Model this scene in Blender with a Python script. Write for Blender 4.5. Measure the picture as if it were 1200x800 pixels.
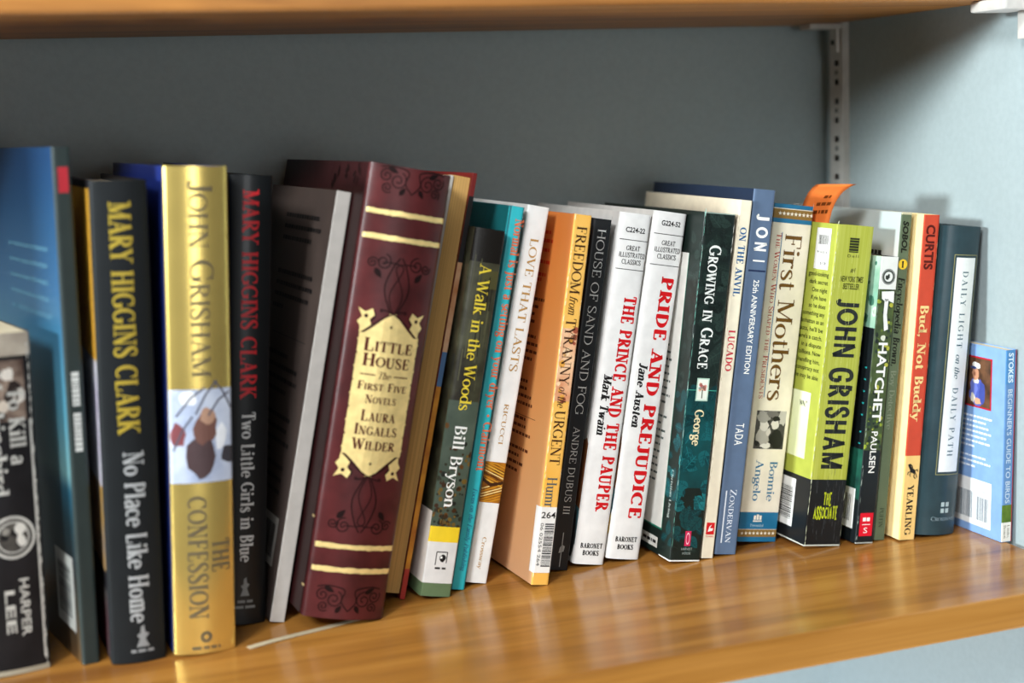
import bpy, bmesh, math, random
from mathutils import Vector, Matrix, Euler

# ------------------------------------------------------------------ camera, world, light
for o in list(bpy.data.objects):
    bpy.data.objects.remove(o)
scn = bpy.context.scene
COL = scn.collection

cam_d = bpy.data.cameras.new('camera')
cam = bpy.data.objects.new('camera', cam_d)
COL.objects.link(cam)
scn.camera = cam
cam_d.sensor_width = 36.0
cam_d.lens = 1719.4 / 1200 * 36
cam_d.clip_start = 0.02
CAM_LOC = Vector((-0.02424, -0.60545, 0.25622))
YAW, PITCH, ROLL = 0.3480, 0.1498, -0.0388
fwd = Vector((math.sin(YAW) * math.cos(PITCH), math.cos(YAW) * math.cos(PITCH), -math.sin(PITCH)))
rt = Vector((math.cos(YAW), -math.sin(YAW), 0))
up = rt.cross(fwd)
r2 = rt * math.cos(ROLL) + up * math.sin(ROLL)
u2 = -rt * math.sin(ROLL) + up * math.cos(ROLL)
mw = Matrix((r2, u2, -fwd)).transposed().to_4x4()
mw.translation = CAM_LOC
cam.matrix_world = mw
cam_d.dof.use_dof = True
cam_d.dof.focus_distance = 0.835
cam_d.dof.aperture_fstop = 4.0

scn.view_settings.view_transform = 'Standard'
scn.view_settings.look = 'None'
scn.view_settings.gamma = 1
scn.view_settings.use_curve_mapping = False
scn.view_settings.exposure = 0.0

world = bpy.data.worlds.new('room_light')
scn.world = world
world.use_nodes = True
bg = world.node_tree.nodes['Background']
bg.inputs['Color'].default_value = (0.95, 0.98, 1.0, 1)
bg.inputs['Strength'].default_value = 0.055

def area_light(name, loc, target, sx, sy, power, color):
    d = bpy.data.lights.new(name, 'AREA')
    d.shape = 'RECTANGLE'
    d.size, d.size_y = sx, sy
    d.energy = power
    d.color = color
    o = bpy.data.objects.new(name, d)
    COL.objects.link(o)
    o.location = loc
    o.rotation_euler = (Vector(target) - Vector(loc)).to_track_quat('-Z', 'Y').to_euler()
    return o
area_light('side_window', (-1.6, -0.18, 0.51), (0.45, 0.13, 0.13), 0.24, 0.16, 56, (0.88, 0.98, 1.0))
area_light('front_fill', (-0.50, -1.55, 2.1), (0.25, 0.08, 0.1), 1.1, 0.7, 26, (0.97, 0.99, 1.0))  # added soft fill, brightens spines and shelf top; no known window there
area_light('corner_window', (-1.25, -1.40, 1.42), (0.25, 0.1, 0.1), 0.5, 0.5, 62, (0.95, 0.99, 1.0))
area_light('low_fill', (-0.05, -0.26, -1.05), (0.55, 0.15, -0.12), 0.8, 0.3, 34, (0.82, 0.92, 1.0))  # added lamp below the shelf, lifts the wall underneath
area_light('far_fill', (0.42, -2.2, 0.17), (0.2, 0.1, 0.2), 0.5, 0.5, 6.5, (0.95, 0.98, 1.0))  # added lamp for the gold spine's highlight, also lifts the back wall

# ------------------------------------------------------------------ materials
def lin(h):
    h = h.lstrip('#')
    c = [int(h[i:i + 2], 16) / 255 for i in (0, 2, 4)]
    return [x / 12.92 if x <= 0.04045 else ((x + 0.055) / 1.055) ** 2.4 for x in c]

MATS = {}
def M(hexc, r=0.45, metal=0.0, var=0.05, scale=120, coat=0.0, stretch=(1, 1, 1), hex2=None, lo=0.35, hi=0.65, bump=0.0, detail=4):
    key = (hexc, r, metal, var, scale, coat, stretch, hex2, lo, hi, bump)
    if key in MATS:
        return MATS[key]
    m = bpy.data.materials.new('print_' + hexc.lstrip('#'))
    m.use_nodes = True
    nt = m.node_tree
    b = nt.nodes['Principled BSDF']
    tc = nt.nodes.new('ShaderNodeTexCoord')
    mp = nt.nodes.new('ShaderNodeMapping')
    mp.inputs['Scale'].default_value = stretch
    ns = nt.nodes.new('ShaderNodeTexNoise')
    ns.inputs['Scale'].default_value = scale
    ns.inputs['Detail'].default_value = detail
    rp = nt.nodes.new('ShaderNodeValToRGB')
    c = lin(hexc)
    if hex2:
        a, d = c, lin(hex2)
    else:
        a = [x * (1 - var) for x in c]
        d = [min(1, x * (1 + var)) for x in c]
    rp.color_ramp.elements[0].position = lo
    rp.color_ramp.elements[1].position = hi
    rp.color_ramp.elements[0].color = (*a, 1)
    rp.color_ramp.elements[1].color = (*d, 1)
    nt.links.new(tc.outputs['Object'], mp.inputs['Vector'])
    nt.links.new(mp.outputs['Vector'], ns.inputs['Vector'])
    nt.links.new(ns.outputs['Fac'], rp.inputs['Fac'])
    nt.links.new(rp.outputs['Color'], b.inputs['Base Color'])
    b.inputs['Roughness'].default_value = r
    b.inputs['Metallic'].default_value = metal
    b.inputs['Specular IOR Level'].default_value = 0.18 if r >= 0.42 else 0.32
    b.inputs['Coat Weight'].default_value = coat
    b.inputs['Coat Roughness'].default_value = 0.15
    if bump:
        bp = nt.nodes.new('ShaderNodeBump')
        bp.inputs['Strength'].default_value = bump
        bp.inputs['Distance'].default_value = 0.001
        nt.links.new(ns.outputs['Fac'], bp.inputs['Height'])
        nt.links.new(bp.outputs['Normal'], b.inputs['Normal'])
    MATS[key] = m
    return m

def wood_material(name, c1, c2, c3, rough):
    m = bpy.data.materials.new(name)
    m.use_nodes = True
    nt = m.node_tree
    L = nt.links.new
    b = nt.nodes['Principled BSDF']
    tc = nt.nodes.new('ShaderNodeTexCoord')
    mp = nt.nodes.new('ShaderNodeMapping')
    mp.inputs['Scale'].default_value = (2.2, 34, 34)
    L(tc.outputs['Object'], mp.inputs['Vector'])
    n1 = nt.nodes.new('ShaderNodeTexNoise')
    n1.inputs['Scale'].default_value = 1.6
    n1.inputs['Detail'].default_value = 5
    n1.inputs['Distortion'].default_value = 0.7
    L(mp.outputs['Vector'], n1.inputs['Vector'])
    mp2 = nt.nodes.new('ShaderNodeMapping')
    mp2.inputs['Scale'].default_value = (8, 420, 420)
    L(tc.outputs['Object'], mp2.inputs['Vector'])
    n2 = nt.nodes.new('ShaderNodeTexNoise')
    n2.inputs['Scale'].default_value = 1.0
    n2.inputs['Detail'].default_value = 3
    L(mp2.outputs['Vector'], n2.inputs['Vector'])
    rp = nt.nodes.new('ShaderNodeValToRGB')
    rp.color_ramp.elements[0].position = 0.3
    rp.color_ramp.elements[0].color = (*lin(c1), 1)
    rp.color_ramp.elements[1].position = 0.72
    rp.color_ramp.elements[1].color = (*lin(c3), 1)
    e = rp.color_ramp.elements.new(0.5)
    e.color = (*lin(c2), 1)
    L(n1.outputs['Fac'], rp.inputs['Fac'])
    mx = nt.nodes.new('ShaderNodeMix')
    mx.data_type = 'RGBA'
    mx.blend_type = 'MULTIPLY'
    mx.inputs['Factor'].default_value = 0.35
    rp2 = nt.nodes.new('ShaderNodeValToRGB')
    rp2.color_ramp.elements[0].position = 0.3
    rp2.color_ramp.elements[0].color = (0.62, 0.55, 0.48, 1)
    rp2.color_ramp.elements[1].position = 0.6
    rp2.color_ramp.elements[1].color = (1, 1, 1, 1)
    L(n2.outputs['Fac'], rp2.inputs['Fac'])
    L(rp.outputs['Color'], mx.inputs[6])
    L(rp2.outputs['Color'], mx.inputs[7])
    L(mx.outputs[2], b.inputs['Base Color'])
    b.inputs['Roughness'].default_value = rough
    b.inputs['IOR'].default_value = 1.4
    bp = nt.nodes.new('ShaderNodeBump')
    bp.inputs['Strength'].default_value = 0.06
    bp.inputs['Distance'].default_value = 0.0006
    L(n2.outputs['Fac'], bp.inputs['Height'])
    L(bp.outputs['Normal'], b.inputs['Normal'])
    return m

WOOD = wood_material('varnished_shelf_wood', '825325', 'a06c2f', 'b07b3c', 0.2)
WOODU = wood_material('upper_shelf_wood', '885729', 'a97033', 'bb7f3e', 0.4)
PAINT = M('99a5a7', 0.6, var=0.03, scale=260, bump=0.12)
METALW = M('c4bfb9', 0.45, metal=0.15, var=0.06)
HOLE = M('22302f', 0.6)

# ------------------------------------------------------------------ mesh building
def bands(name, stops, height, r=.4, wob=.012):
    m = bpy.data.materials.new(name)
    m.use_nodes = True
    nt = m.node_tree
    L = nt.links.new
    tc = nt.nodes.new('ShaderNodeTexCoord'); sx = nt.nodes.new('ShaderNodeSeparateXYZ')
    nz = nt.nodes.new('ShaderNodeTexNoise'); nz.inputs['Scale'].default_value = 30
    ad = nt.nodes.new('ShaderNodeMath'); ad.operation = 'MULTIPLY_ADD'; ad.inputs[1].default_value = wob
    rp = nt.nodes.new('ShaderNodeValToRGB')
    mr = nt.nodes.new('ShaderNodeMapRange'); mr.inputs['From Max'].default_value = height
    L(tc.outputs['Object'], sx.inputs[0]); L(tc.outputs['Object'], nz.inputs['Vector'])
    L(nz.outputs['Fac'], ad.inputs[0]); L(sx.outputs['Z'], ad.inputs[2])
    L(ad.outputs[0], mr.inputs['Value']); L(mr.outputs[0], rp.inputs['Fac'])
    cr = rp.color_ramp
    cr.elements[0].position = 0; cr.elements[0].color = (*lin(stops[0][1]), 1)
    cr.elements[1].position = 1; cr.elements[1].color = (*lin(stops[-1][1]), 1)
    for p, c in stops[1:-1]:
        e = cr.elements.new(p); e.color = (*lin(c), 1)
    L(rp.outputs['Color'], nt.nodes['Principled BSDF'].inputs['Base Color'])
    nt.nodes['Principled BSDF'].inputs['Roughness'].default_value = r
    return m

class MB:
    """collects faces (metres or mm via scale) with materials, becomes ONE mesh object"""
    def __init__(s, scale=0.001):
        s.v, s.f, s.m, s.mats, s.k, s.sm = [], [], [], [], scale, []
    def add(s, vs, fs, mat, smooth=False):
        n = len(s.v)
        s.v += [tuple(v) for v in vs]
        if mat not in s.mats:
            s.mats.append(mat)
        i = s.mats.index(mat)
        for f in fs:
            s.f.append(tuple(n + j for j in f))
            s.m.append(i)
            s.sm.append(smooth)
    def box(s, x0, x1, y0, y1, z0, z1, mat, bev=0):
        bm = bmesh.new()
        bmesh.ops.create_cube(bm, size=1)
        for v in bm.verts:
            v.co = Vector(((x0 + x1) / 2 + v.co.x * (x1 - x0), (y0 + y1) / 2 + v.co.y * (y1 - y0), (z0 + z1) / 2 + v.co.z * (z1 - z0)))
        if bev:
            bmesh.ops.bevel(bm, geom=bm.edges[:], offset=bev, segments=2, affect='EDGES', profile=0.6)
        s.bm(bm, mat)
    def bm(s, bm, mat, fn=None, smooth=False):
        bm.verts.index_update()
        s.add([fn(v.co) if fn else tuple(v.co) for v in bm.verts], [[v.index for v in f.verts] for f in bm.faces], mat, smooth)
        bm.free()
    def build(s, name, parent=None, label=None):
        me = bpy.data.meshes.new(name)
        me.from_pydata([(a * s.k, b * s.k, c * s.k) for a, b, c in s.v], [], s.f)
        for m in s.mats:
            me.materials.append(m)
        me.polygons.foreach_set('material_index', s.m)
        me.polygons.foreach_set('use_smooth', s.sm)
        me.update()
        o = bpy.data.objects.new(name, me)
        COL.objects.link(o)
        if parent:
            o.parent = parent
        if label:
            o['label'] = label
        return o

def tag(o, label, cat, group=None, kind=None):
    o['label'] = label
    o['category'] = cat
    if group:
        o['group'] = group
    if kind:
        o['kind'] = kind
    return o

# ------------------------------------------------------------------ lettering: a small stroke font with serifs
# L thick line, H hair line, C arc (cx cy rx ry a0 a1), P swelling path (x y w), F serif, D dot ; cap height 1, x height .66
GL = {
'A': (.78, 'H .12 0 .4 1;S .36 1 .66 0;H .2 .34 .56 .34;F .12 0;F .66 0'),
'B': (.68, 'S .17 0 .17 1;C .31 .76 .2 .24 -90 90;H .1 1 .33 1;H .17 .52 .33 .52;C .33 .26 .24 .26 -90 90;H .1 0 .33 0'),
'C': (.74, 'C .42 .5 .34 .5 50 310;H .66 .98 .66 .68'),
'D': (.78, 'S .17 0 .17 1;C .34 .5 .34 .5 -90 90;H .08 1 .36 1;H .08 0 .36 0'),
'E': (.66, 'S .17 0 .17 1;H .08 1 .56 1;H .08 0 .58 0;H .17 .52 .42 .52;H .56 1 .56 .78;H .58 0 .58 .24;H .42 .63 .42 .41'),
'F': (.62, 'S .17 0 .17 1;H .08 1 .56 1;H .17 .52 .42 .52;H .56 1 .56 .76;H .42 .63 .42 .41;F .17 0'),
'G': (.8, 'C .42 .5 .34 .5 50 322;H .66 .98 .66 .68;S .67 .42 .67 .08;F .66 .42'),
'H': (.82, 'S .17 0 .17 1;S .65 0 .65 1;H .17 .52 .65 .52;F .17 0;F .17 1;F .65 0;F .65 1'),
'I': (.34, 'S .17 0 .17 1;F .17 0;F .17 1'),
'J': (.42, 'P .27 1 1 .27 .2 1 .2 .02 .5 .06 0 .4;D .06 .05 .08;F .27 1'),
'K': (.78, 'S .17 0 .17 1;H .17 .38 .6 1;S .31 .56 .66 0;F .17 0;F .17 1;F .6 1;F .66 0'),
'L': (.64, 'S .17 0 .17 1;H .08 0 .58 0;H .58 0 .58 .27;F .17 1'),
'M': (.94, 'H .14 0 .14 1;S .15 1 .46 .04;H .46 .04 .79 1;S .8 1 .8 0;F .14 0;F .8 0;F .1 1;F .84 1'),
'N': (.82, 'H .14 0 .14 1;S .14 1 .66 0;H .67 0 .67 1;F .14 0;F .1 1;F .67 1'),
'O': (.82, 'C .41 .5 .34 .5 0 360'),
'P': (.66, 'S .17 0 .17 1;C .33 .74 .23 .26 -90 90;H .08 1 .35 1;H .17 .48 .35 .48;F .17 0'),
'Q': (.82, 'C .41 .5 .34 .5 0 360;S .42 .1 .72 -.2'),
'R': (.74, 'S .17 0 .17 1;C .33 .75 .22 .25 -90 90;H .08 1 .35 1;H .17 .5 .35 .5;S .32 .5 .64 0;F .17 0;F .66 0'),
'S': (.6, 'P .48 .74 0 .44 .93 .1 .29 1 .15 .13 .92 .5 .09 .76 .8 .2 .6 1 .38 .44 1 .51 .26 .8 .45 .06 .5 .28 0 .15 .14 .06 .1 .09 .27 0;H .48 .98 .48 .72;H .09 .02 .09 .3'),
'T': (.7, 'S .35 0 .35 1;H .06 1 .64 1;H .06 1 .06 .76;H .64 1 .64 .76;F .35 0'),
'U': (.78, 'P .17 1 1 .17 .3 1 .24 .06 .6 .4 0 .3 .55 .06 .2 .62 .3 .1 .62 1 .1;F .17 1;F .62 1'),
'V': (.74, 'S .1 1 .37 0;H .37 0 .64 1;F .1 1;F .64 1'),
'W': (1.0, 'S .08 1 .3 0;H .3 0 .5 .96;S .48 .96 .7 0;H .7 0 .92 1;F .08 1;F .92 1'),
'X': (.74, 'S .1 1 .64 0;H .64 1 .1 0;F .1 1;F .64 1;F .1 0;F .64 0'),
'Y': (.7, 'S .08 1 .35 .48;H .35 .48 .62 1;S .35 .5 .35 0;F .08 1;F .62 1;F .35 0'),
'Z': (.66, 'H .1 1 .56 1;S .56 1 .1 0;H .08 0 .6 0;H .1 1 .1 .78;H .6 0 .6 .22'),
'a': (.56, 'P .1 .5 .3 .16 .63 .2 .3 .66 .2 .43 .58 .8 .45 .42 1 .45 .1 1 .54 0 .2;P .45 .4 .1 .24 .34 .4 .1 .2 .9 .14 .04 .5 .28 .02 .1 .45 .16 .1'),
'b': (.62, 'S .14 0 .14 1;C .32 .33 .23 .33 0 360;F .1 1'),
'c': (.52, 'C .3 .33 .23 .33 60 310;D .46 .52 .06'),
'd': (.62, 'C .28 .33 .22 .33 0 360;S .48 0 .48 1;F .44 1;F .52 0'),
'e': (.54, 'C .29 .33 .22 .33 0 315;H .08 .36 .51 .36'),
'f': (.4, 'P .19 0 1 .19 .78 1 .24 .95 .5 .36 .99 .2 .43 .93 .5;H .06 .65 .36 .65;F .19 0'),
'g': (.56, 'C .27 .43 .19 .23 0 360;P .16 .24 .2 .12 .1 .6 .3 .06 1 .5 -.02 .9 .48 -.2 .5 .26 -.28 .1 .08 -.2 .6 .12 -.04 .4 .2 .05 .2;H .4 .62 .55 .66'),
'h': (.64, 'S .14 0 .14 1;P .14 .45 .1 .24 .62 .2 .36 .66 .4 .48 .52 1 .48 0 1;F .14 0;F .48 0;F .1 1'),
'i': (.32, 'S .16 0 .16 .66;D .16 .9 .09;F .16 0;F .12 .66'),
'j': (.34, 'P .18 .66 1 .18 0 1 .12 -.22 .5 0 -.25 .3;D .18 .9 .09;F .13 .66'),
'k': (.6, 'S .14 0 .14 1;H .14 .26 .44 .66;S .24 .38 .5 0;F .14 0;F .1 1;F .44 .66;F .5 0'),
'l': (.31, 'S .15 0 .15 1;F .15 0;F .11 1'),
'm': (.94, 'S .14 0 .14 .66;P .14 .45 .1 .22 .62 .2 .34 .66 .4 .46 .52 1 .46 0 1;P .46 .45 .1 .54 .62 .2 .66 .66 .4 .78 .52 1 .78 0 1;F .14 0;F .46 0;F .78 0;F .1 .66'),
'n': (.64, 'S .14 0 .14 .66;P .14 .45 .1 .24 .62 .2 .36 .66 .4 .48 .52 1 .48 0 1;F .14 0;F .48 0;F .1 .66'),
'o': (.6, 'C .3 .33 .23 .33 0 360'),
'p': (.62, 'S .14 -.28 .14 .66;C .32 .33 .23 .33 0 360;F .14 -.28;F .1 .66'),
'q': (.62, 'C .28 .33 .22 .33 0 360;S .48 -.28 .48 .66;F .48 -.28'),
'r': (.46, 'S .14 0 .14 .66;P .14 .42 .1 .24 .6 .3 .34 .64 .5;D .38 .6 .07;F .14 0;F .1 .66'),
's': (.46, 'P .37 .5 0 .33 .62 .1 .22 .66 .15 .1 .6 .5 .08 .49 .8 .18 .4 1 .32 .28 1 .39 .17 .8 .34 .03 .5 .2 0 .15 .1 .05 .1 .07 .18 0'),
't': (.38, 'P .18 .86 .6 .18 .1 1 .24 .01 .5 .36 .05 .1;H .05 .65 .35 .65'),
'u': (.64, 'P .14 .66 1 .14 .2 1 .2 .02 .5 .32 .01 .2 .48 .16 .1;S .48 0 .48 .66;F .1 .66;F .44 .66;F .52 0'),
'v': (.58, 'S .08 .66 .3 0;H .3 0 .5 .66;F .08 .66;F .5 .66'),
'w': (.84, 'S .08 .66 .26 0;H .26 0 .42 .62;S .42 .62 .58 0;H .58 0 .74 .66;F .08 .66;F .74 .66'),
'x': (.58, 'S .08 .66 .48 0;H .48 .66 .08 0'),
'y': (.58, 'S .08 .66 .3 .02;H .5 .66 .2 -.26;D .14 -.22 .07;F .08 .66;F .5 .66'),
'z': (.5, 'H .08 .63 .42 .63;S .42 .63 .08 .02;H .08 .02 .44 .02'),
'1': (.42, 'S .22 0 .22 1;H .22 1 .08 .8;F .22 0'),
'!': (.28, 'S .14 .32 .14 1;D .14 .07 .08'), '.': (.26, 'D .13 .07 .08'), ',': (.26, 'D .13 .07 .08;H .17 .06 .08 -.16'), "'": (.22, 'H .12 1 .1 .74'),
'-': (.36, 'H .06 .34 .3 .34'), '*': (.5, 'D .25 .36 .13'), ' ': (.36, ''),
}
def strip(pts, ws):
    """ribbon of quads along pts with full widths ws"""
    vs, fs = [], []
    n = len(pts)
    for i in range(n):
        a = Vector(pts[max(i - 1, 0)]); b = Vector(pts[min(i + 1, n - 1)])
        t = (b - a)
        if t.length < 1e-9:
            t = Vector((0, 1))
        t.normalize()
        nn = Vector((-t.y, t.x)) * ws[i] / 2
        p = Vector(pts[i])
        vs += [tuple(p - nn), tuple(p + nn)]
        if i:
            fs.append((2 * i - 2, 2 * i, 2 * i + 1, 2 * i - 1))
    return vs, fs

FONTS = {'serif': (.14, .05, .12), 'bold': (.2, .075, .15), 'slab': (.25, .11, .2), 'light': (.09, .045, .09), 'fine': (.17, .1, .08), 'gothic': (.22, .18, 0)}
SC = {}
def serif_text(txt, font, smallcaps=False, track=0.0):
    tk, tn, sf = FONTS[font]
    V, F = [], []
    x = 0.0
    for ch in txt:
        s = 1.0
        if smallcaps and ch.islower():
            ch, s = ch.upper(), 0.78
        adv, body = GL[ch]
        if sf == 0 and ch == 'G':
            body = 'P .66 .74 1 .6 .93 .5 .42 1 .3 .18 .88 .8 .1 .5 1 .18 .12 .8 .42 0 .3 .6 .07 .6 .67 .24 1 .67 .45 1;H .42 .44 .7 .44'
        adv += (tk - .14) * 0.9 + track
        sh = (tk - .14) * 0.45
        for it in body.split(';'):
            a = it.split()
            if not a:
                continue
            q = [float(z) for z in a[1:]]
            if sf == 0 and (a[0] == 'F' or (a[0] == 'H' and q[0] == q[2] and abs(q[1] - q[3]) < .36)):
                continue
            if a[0] in 'SH':
                w = tk if a[0] == 'S' else tn
                vs, fs = strip([(q[0], q[1]), (q[2], q[3])], [w, w])
            elif a[0] == 'C':
                n = 22
                pts, ws = [], []
                for i in range(n + 1):
                    t = math.radians(q[4] + (q[5] - q[4]) * i / n)
                    e = tn / 2
                    pts.append((q[0] + (q[2]) * math.cos(t), q[1] + (q[3] - e) * math.sin(t)))
                    ws.append(tn + (tk - tn) * abs(math.cos(t)) ** 1.6)
                vs, fs = strip(pts, ws)
            elif a[0] == 'P':
                k = [(q[i], q[i + 1], q[i + 2]) for i in range(0, len(q), 3)]
                pts, ws = [], []
                for i in range(len(k) - 1):
                    p0, p1, p2, p3 = k[max(i - 1, 0)], k[i], k[i + 1], k[min(i + 2, len(k) - 1)]
                    for j in range(4 if i < len(k) - 2 else 5):
                        t = j / 4
                        c = [0.5 * (2 * p1[d] + (p2[d] - p0[d]) * t + (2 * p0[d] - 5 * p1[d] + 4 * p2[d] - p3[d]) * t * t + (3 * p1[d] - p0[d] - 3 * p2[d] + p3[d]) * t ** 3) for d in range(3)]
                        pts.append((c[0], c[1]))
                        ws.append(tn + (tk - tn) * max(0, min(1, c[2])))
                vs, fs = strip(pts, ws)
            elif a[0] == 'F':
                y = q[1]
                hh = tn
                y0, y1 = (y, y + hh) if y <= 0.01 else (y - hh, y)
                vs = [(q[0] - sf, y0), (q[0] + sf, y0), (q[0] + sf, y1), (q[0] - sf, y1)]
                fs = [(0, 1, 2, 3)]
            else:
                r = q[2] * (0.75 + tk * 1.8)
                vs = [(q[0] + r * math.cos(i * .5236), q[1] + r * math.sin(i * .5236)) for i in range(12)]
                fs = [tuple(range(12))]
            n0 = len(V)
            V += [(x + (vx + sh) * s, vy * s) for vx, vy in vs]
            F += [tuple(n0 + i for i in f) for f in fs]
        x += adv * s
    return V, F, x

def sans_text(txt, bold=0.0, track=1.0):
    key = (txt, bold, track)
    if key in SC:
        return SC[key]
    cu = bpy.data.curves.new('lettering', 'FONT')
    cu.body = txt
    cu.size = 1
    cu.offset = bold
    cu.space_character = track
    cu.resolution_u = 3
    o = bpy.data.objects.new('lettering', cu)
    COL.objects.link(o)
    dg = bpy.context.evaluated_depsgraph_get()
    me = bpy.data.meshes.new_from_object(o.evaluated_get(dg))
    V = [(v.co.x, v.co.y) for v in me.vertices]
    F = [tuple(p.vertices) for p in me.polygons]
    bpy.data.objects.remove(o)
    bpy.data.meshes.remove(me)
    bpy.data.curves.remove(cu)
    x0 = min(v[0] for v in V); x1 = max(v[0] for v in V)
    V = [((a - x0) / 0.73, b / 0.73) for a, b in V]
    SC[key] = (V, F, (x1 - x0) / 0.73)
    return SC[key]

class Face:
    """a printable face of a book: map(u, v, off) -> local mm"""
    def __init__(s, mb, mp, cuts=None):
        s.mb, s.mp, s.cuts = mb, mp, cuts
    def poly(s, vs, fs, mat, off=.1):
        lo = min(a for a, b in vs); hi = max(a for a, b in vs)
        cut = [c for c in s.cuts if lo + 1e-4 < c < hi - 1e-4] if s.cuts else []
        if cut:
            bm = bmesh.new()
            bv = [bm.verts.new((a, b, 0)) for a, b in vs]
            for f in fs:
                try:
                    bm.faces.new([bv[i] for i in f])
                except ValueError:
                    pass
            for c in cut:
                bmesh.ops.bisect_plane(bm, geom=bm.verts[:] + bm.edges[:] + bm.faces[:], plane_co=(c, 0, 0), plane_no=(1, 0, 0), dist=1e-5)
            s.mb.bm(bm, mat, lambda c: s.mp(c.x, c.y, off))
        else:
            s.mb.add([s.mp(a, b, off) for a, b in vs], fs, mat)
    def rect(s, u0, u1, v0, v1, mat, off=.05):
        s.poly([(u0, v0), (u1, v0), (u1, v1), (u0, v1)], [(0, 1, 2, 3)], mat, off)
    def disc(s, u, v, r, mat, off=.1, n=24, ry=None, inner=0):
        ry = ry or r
        if inner:
            vs, fs = [], []
            for i in range(n):
                t = 6.28318 * i / n
                vs += [(u + r * math.cos(t), v + ry * math.sin(t)), (u + inner * r * math.cos(t), v + inner * ry * math.sin(t))]
                j = (i + 1) % n
                fs.append((2 * i, 2 * j, 2 * j + 1, 2 * i + 1))
            s.poly(vs, fs, mat, off)
        else:
            s.poly([(u + r * math.cos(6.28318 * i / n), v + ry * math.sin(6.28318 * i / n)) for i in range(n)], [tuple(range(n))], mat, off)
    def shape(s, pts, mat, off=.1):
        s.poly(pts, [tuple(range(len(pts)))], mat, off)
    def line(s, pts, w, mat, off=.1):
        if 4 <= len(pts) <= 8:
            k, pts = pts, []
            for i in range(len(k) - 1):
                p0, p1, p2, p3 = k[max(i - 1, 0)], k[i], k[i + 1], k[min(i + 2, len(k) - 1)]
                for j in range(5 if i < len(k) - 2 else 6):
                    t = j / 5
                    pts.append(tuple(0.5 * (2 * p1[d] + (p2[d] - p0[d]) * t + (2 * p0[d] - 5 * p1[d] + 4 * p2[d] - p3[d]) * t * t + (3 * p1[d] - p0[d] - 3 * p2[d] + p3[d]) * t ** 3) for d in (0, 1)))
        vs, fs = strip(pts, [w] * len(pts))
        s.poly(vs, fs, mat, off)
    def text(s, txt, p0, p1, cap, mat, font='serif', d='d', off=.12, shear=0.0, sc=False, bold=.0, track=0.0):
        """reading down ('d') from p0 to p1 or horizontally ('h'); points are on the mid height of the capitals"""
        if font == 'sans':
            V, F, L = sans_text(txt, bold, 1 + track)
        else:
            V, F, L = serif_text(txt, font, sc, track)
        if d == 'd':
            uc = (p0[0] + p1[0]) / 2
            k = (p0[1] - p1[1]) / L
            vs = [(uc + (y - .5) * cap, p0[1] - (x + shear * (y - .5)) * k) for x, y in V]
        else:
            vc = (p0[1] + p1[1]) / 2
            k = (p1[0] - p0[0]) / L
            vs = [(p0[0] + (x + shear * (y - .5)) * k, vc + (y - .5) * cap) for x, y in V]
        s.poly(vs, F, mat, off)
    def htext(s, txt, pc, width, cap, mat, **k):
        s.text(txt, (pc[0] - width / 2, pc[1]), (pc[0] + width / 2, pc[1]), cap, mat, d='h', **k)
    def blob(s, u, v, r, mat, rnd, off=.08, ry=None, n=14, box=None):
        ry = ry or r
        pts = []
        for i in range(n):
            k = rnd.uniform(.78, 1.14)
            a, b = u + r * k * math.cos(6.28318 * i / n), v + ry * k * math.sin(6.28318 * i / n)
            if box:
                a = min(max(a, box[0]), box[1]); b = min(max(b, box[2]), box[3])
            pts.append((a, b))
        s.shape(pts, mat, off)
    def leaf(s, u, v, L, ang, mat, off=.08, wd=.32, box=None, vein=None):
        ca, sa = math.cos(ang), math.sin(ang)
        def P(x, y):
            a, b = u + x * ca - y * sa, v + x * sa + y * ca
            return (min(max(a, box[0]), box[1]), min(max(b, box[2]), box[3])) if box else (a, b)
        n = 7
        t_ = [i / n for i in range(n + 1)]
        prof = [L * wd * math.sin(math.pi * t ** .75) for t in t_]
        pts = [P(L * (t - .5), w) for t, w in zip(t_, prof)] + [P(L * (t - .5), -w) for t, w in list(zip(t_, prof))[-2:0:-1]]
        s.shape(pts, mat, off)
        if vein:
            s.line([P(-L * .5, 0), P(L * .42, 0)], L * .045, vein, off + .004)
            for t in (-.2, .02, .2):
                for k in (-1, 1):
                    s.line([P(L * t, 0), P(L * (t + .14), k * L * wd * .6)], L * .03, vein, off + .004)
    def words(s, u0, u1, v, hgt, mat, rnd, off=.1, fill=1.0, gap=.9):
        """a line of print too small to read: word-long dashes"""
        u = u0
        end = u0 + (u1 - u0) * fill
        while u < end - 1:
            w = min(rnd.uniform(1.5, 5.5), end - u)
            s.rect(u, u + w, v - hgt / 2, v + hgt / 2, mat, off)
            u += w + gap
    def vwords(s, u, v0, v1, hgt, mat, rnd, off=.12):
        """print too small to read, running down the spine from v0 to v1"""
        v = v0
        while v > v1 + .8:
            w = min(rnd.uniform(.9, 2.2), v - v1)
            s.rect(u - hgt / 2, u + hgt / 2, v - w, v, mat, off)
            v -= w + .45
    def wear(s, u, v0, v1, mat, rnd, w=.5, dens=.6, off=.14):
        v = v0
        while v < v1:
            l = rnd.uniform(1.5, 7)
            if rnd.random() < dens:
                a = u + rnd.uniform(-.2, .2)
                ww = w * rnd.uniform(.4, 1)
                s.shape([(a - ww * .3, v), (a + ww * .5, v + l * .3), (a + ww * .35, v + l), (a - ww * .5, v + l * .6)], mat, off)
            v += l
    def bars(s, u0, u1, v0, v1, mat, rnd, vert=True, off=.12):
        """barcode bars: thin uprights, or rungs when vert is False"""
        lo, hi = (u0, u1) if vert else (v0, v1)
        p = lo
        while p < hi:
            w = rnd.choice((.25, .25, .45, .7))
            q = min(p + w, hi)
            if vert:
                s.rect(p, q, v0, v1, mat, off)
            else:
                s.rect(u0, u1, p, q, mat, off)
            p = q + rnd.choice((.25, .3, .5))

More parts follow.
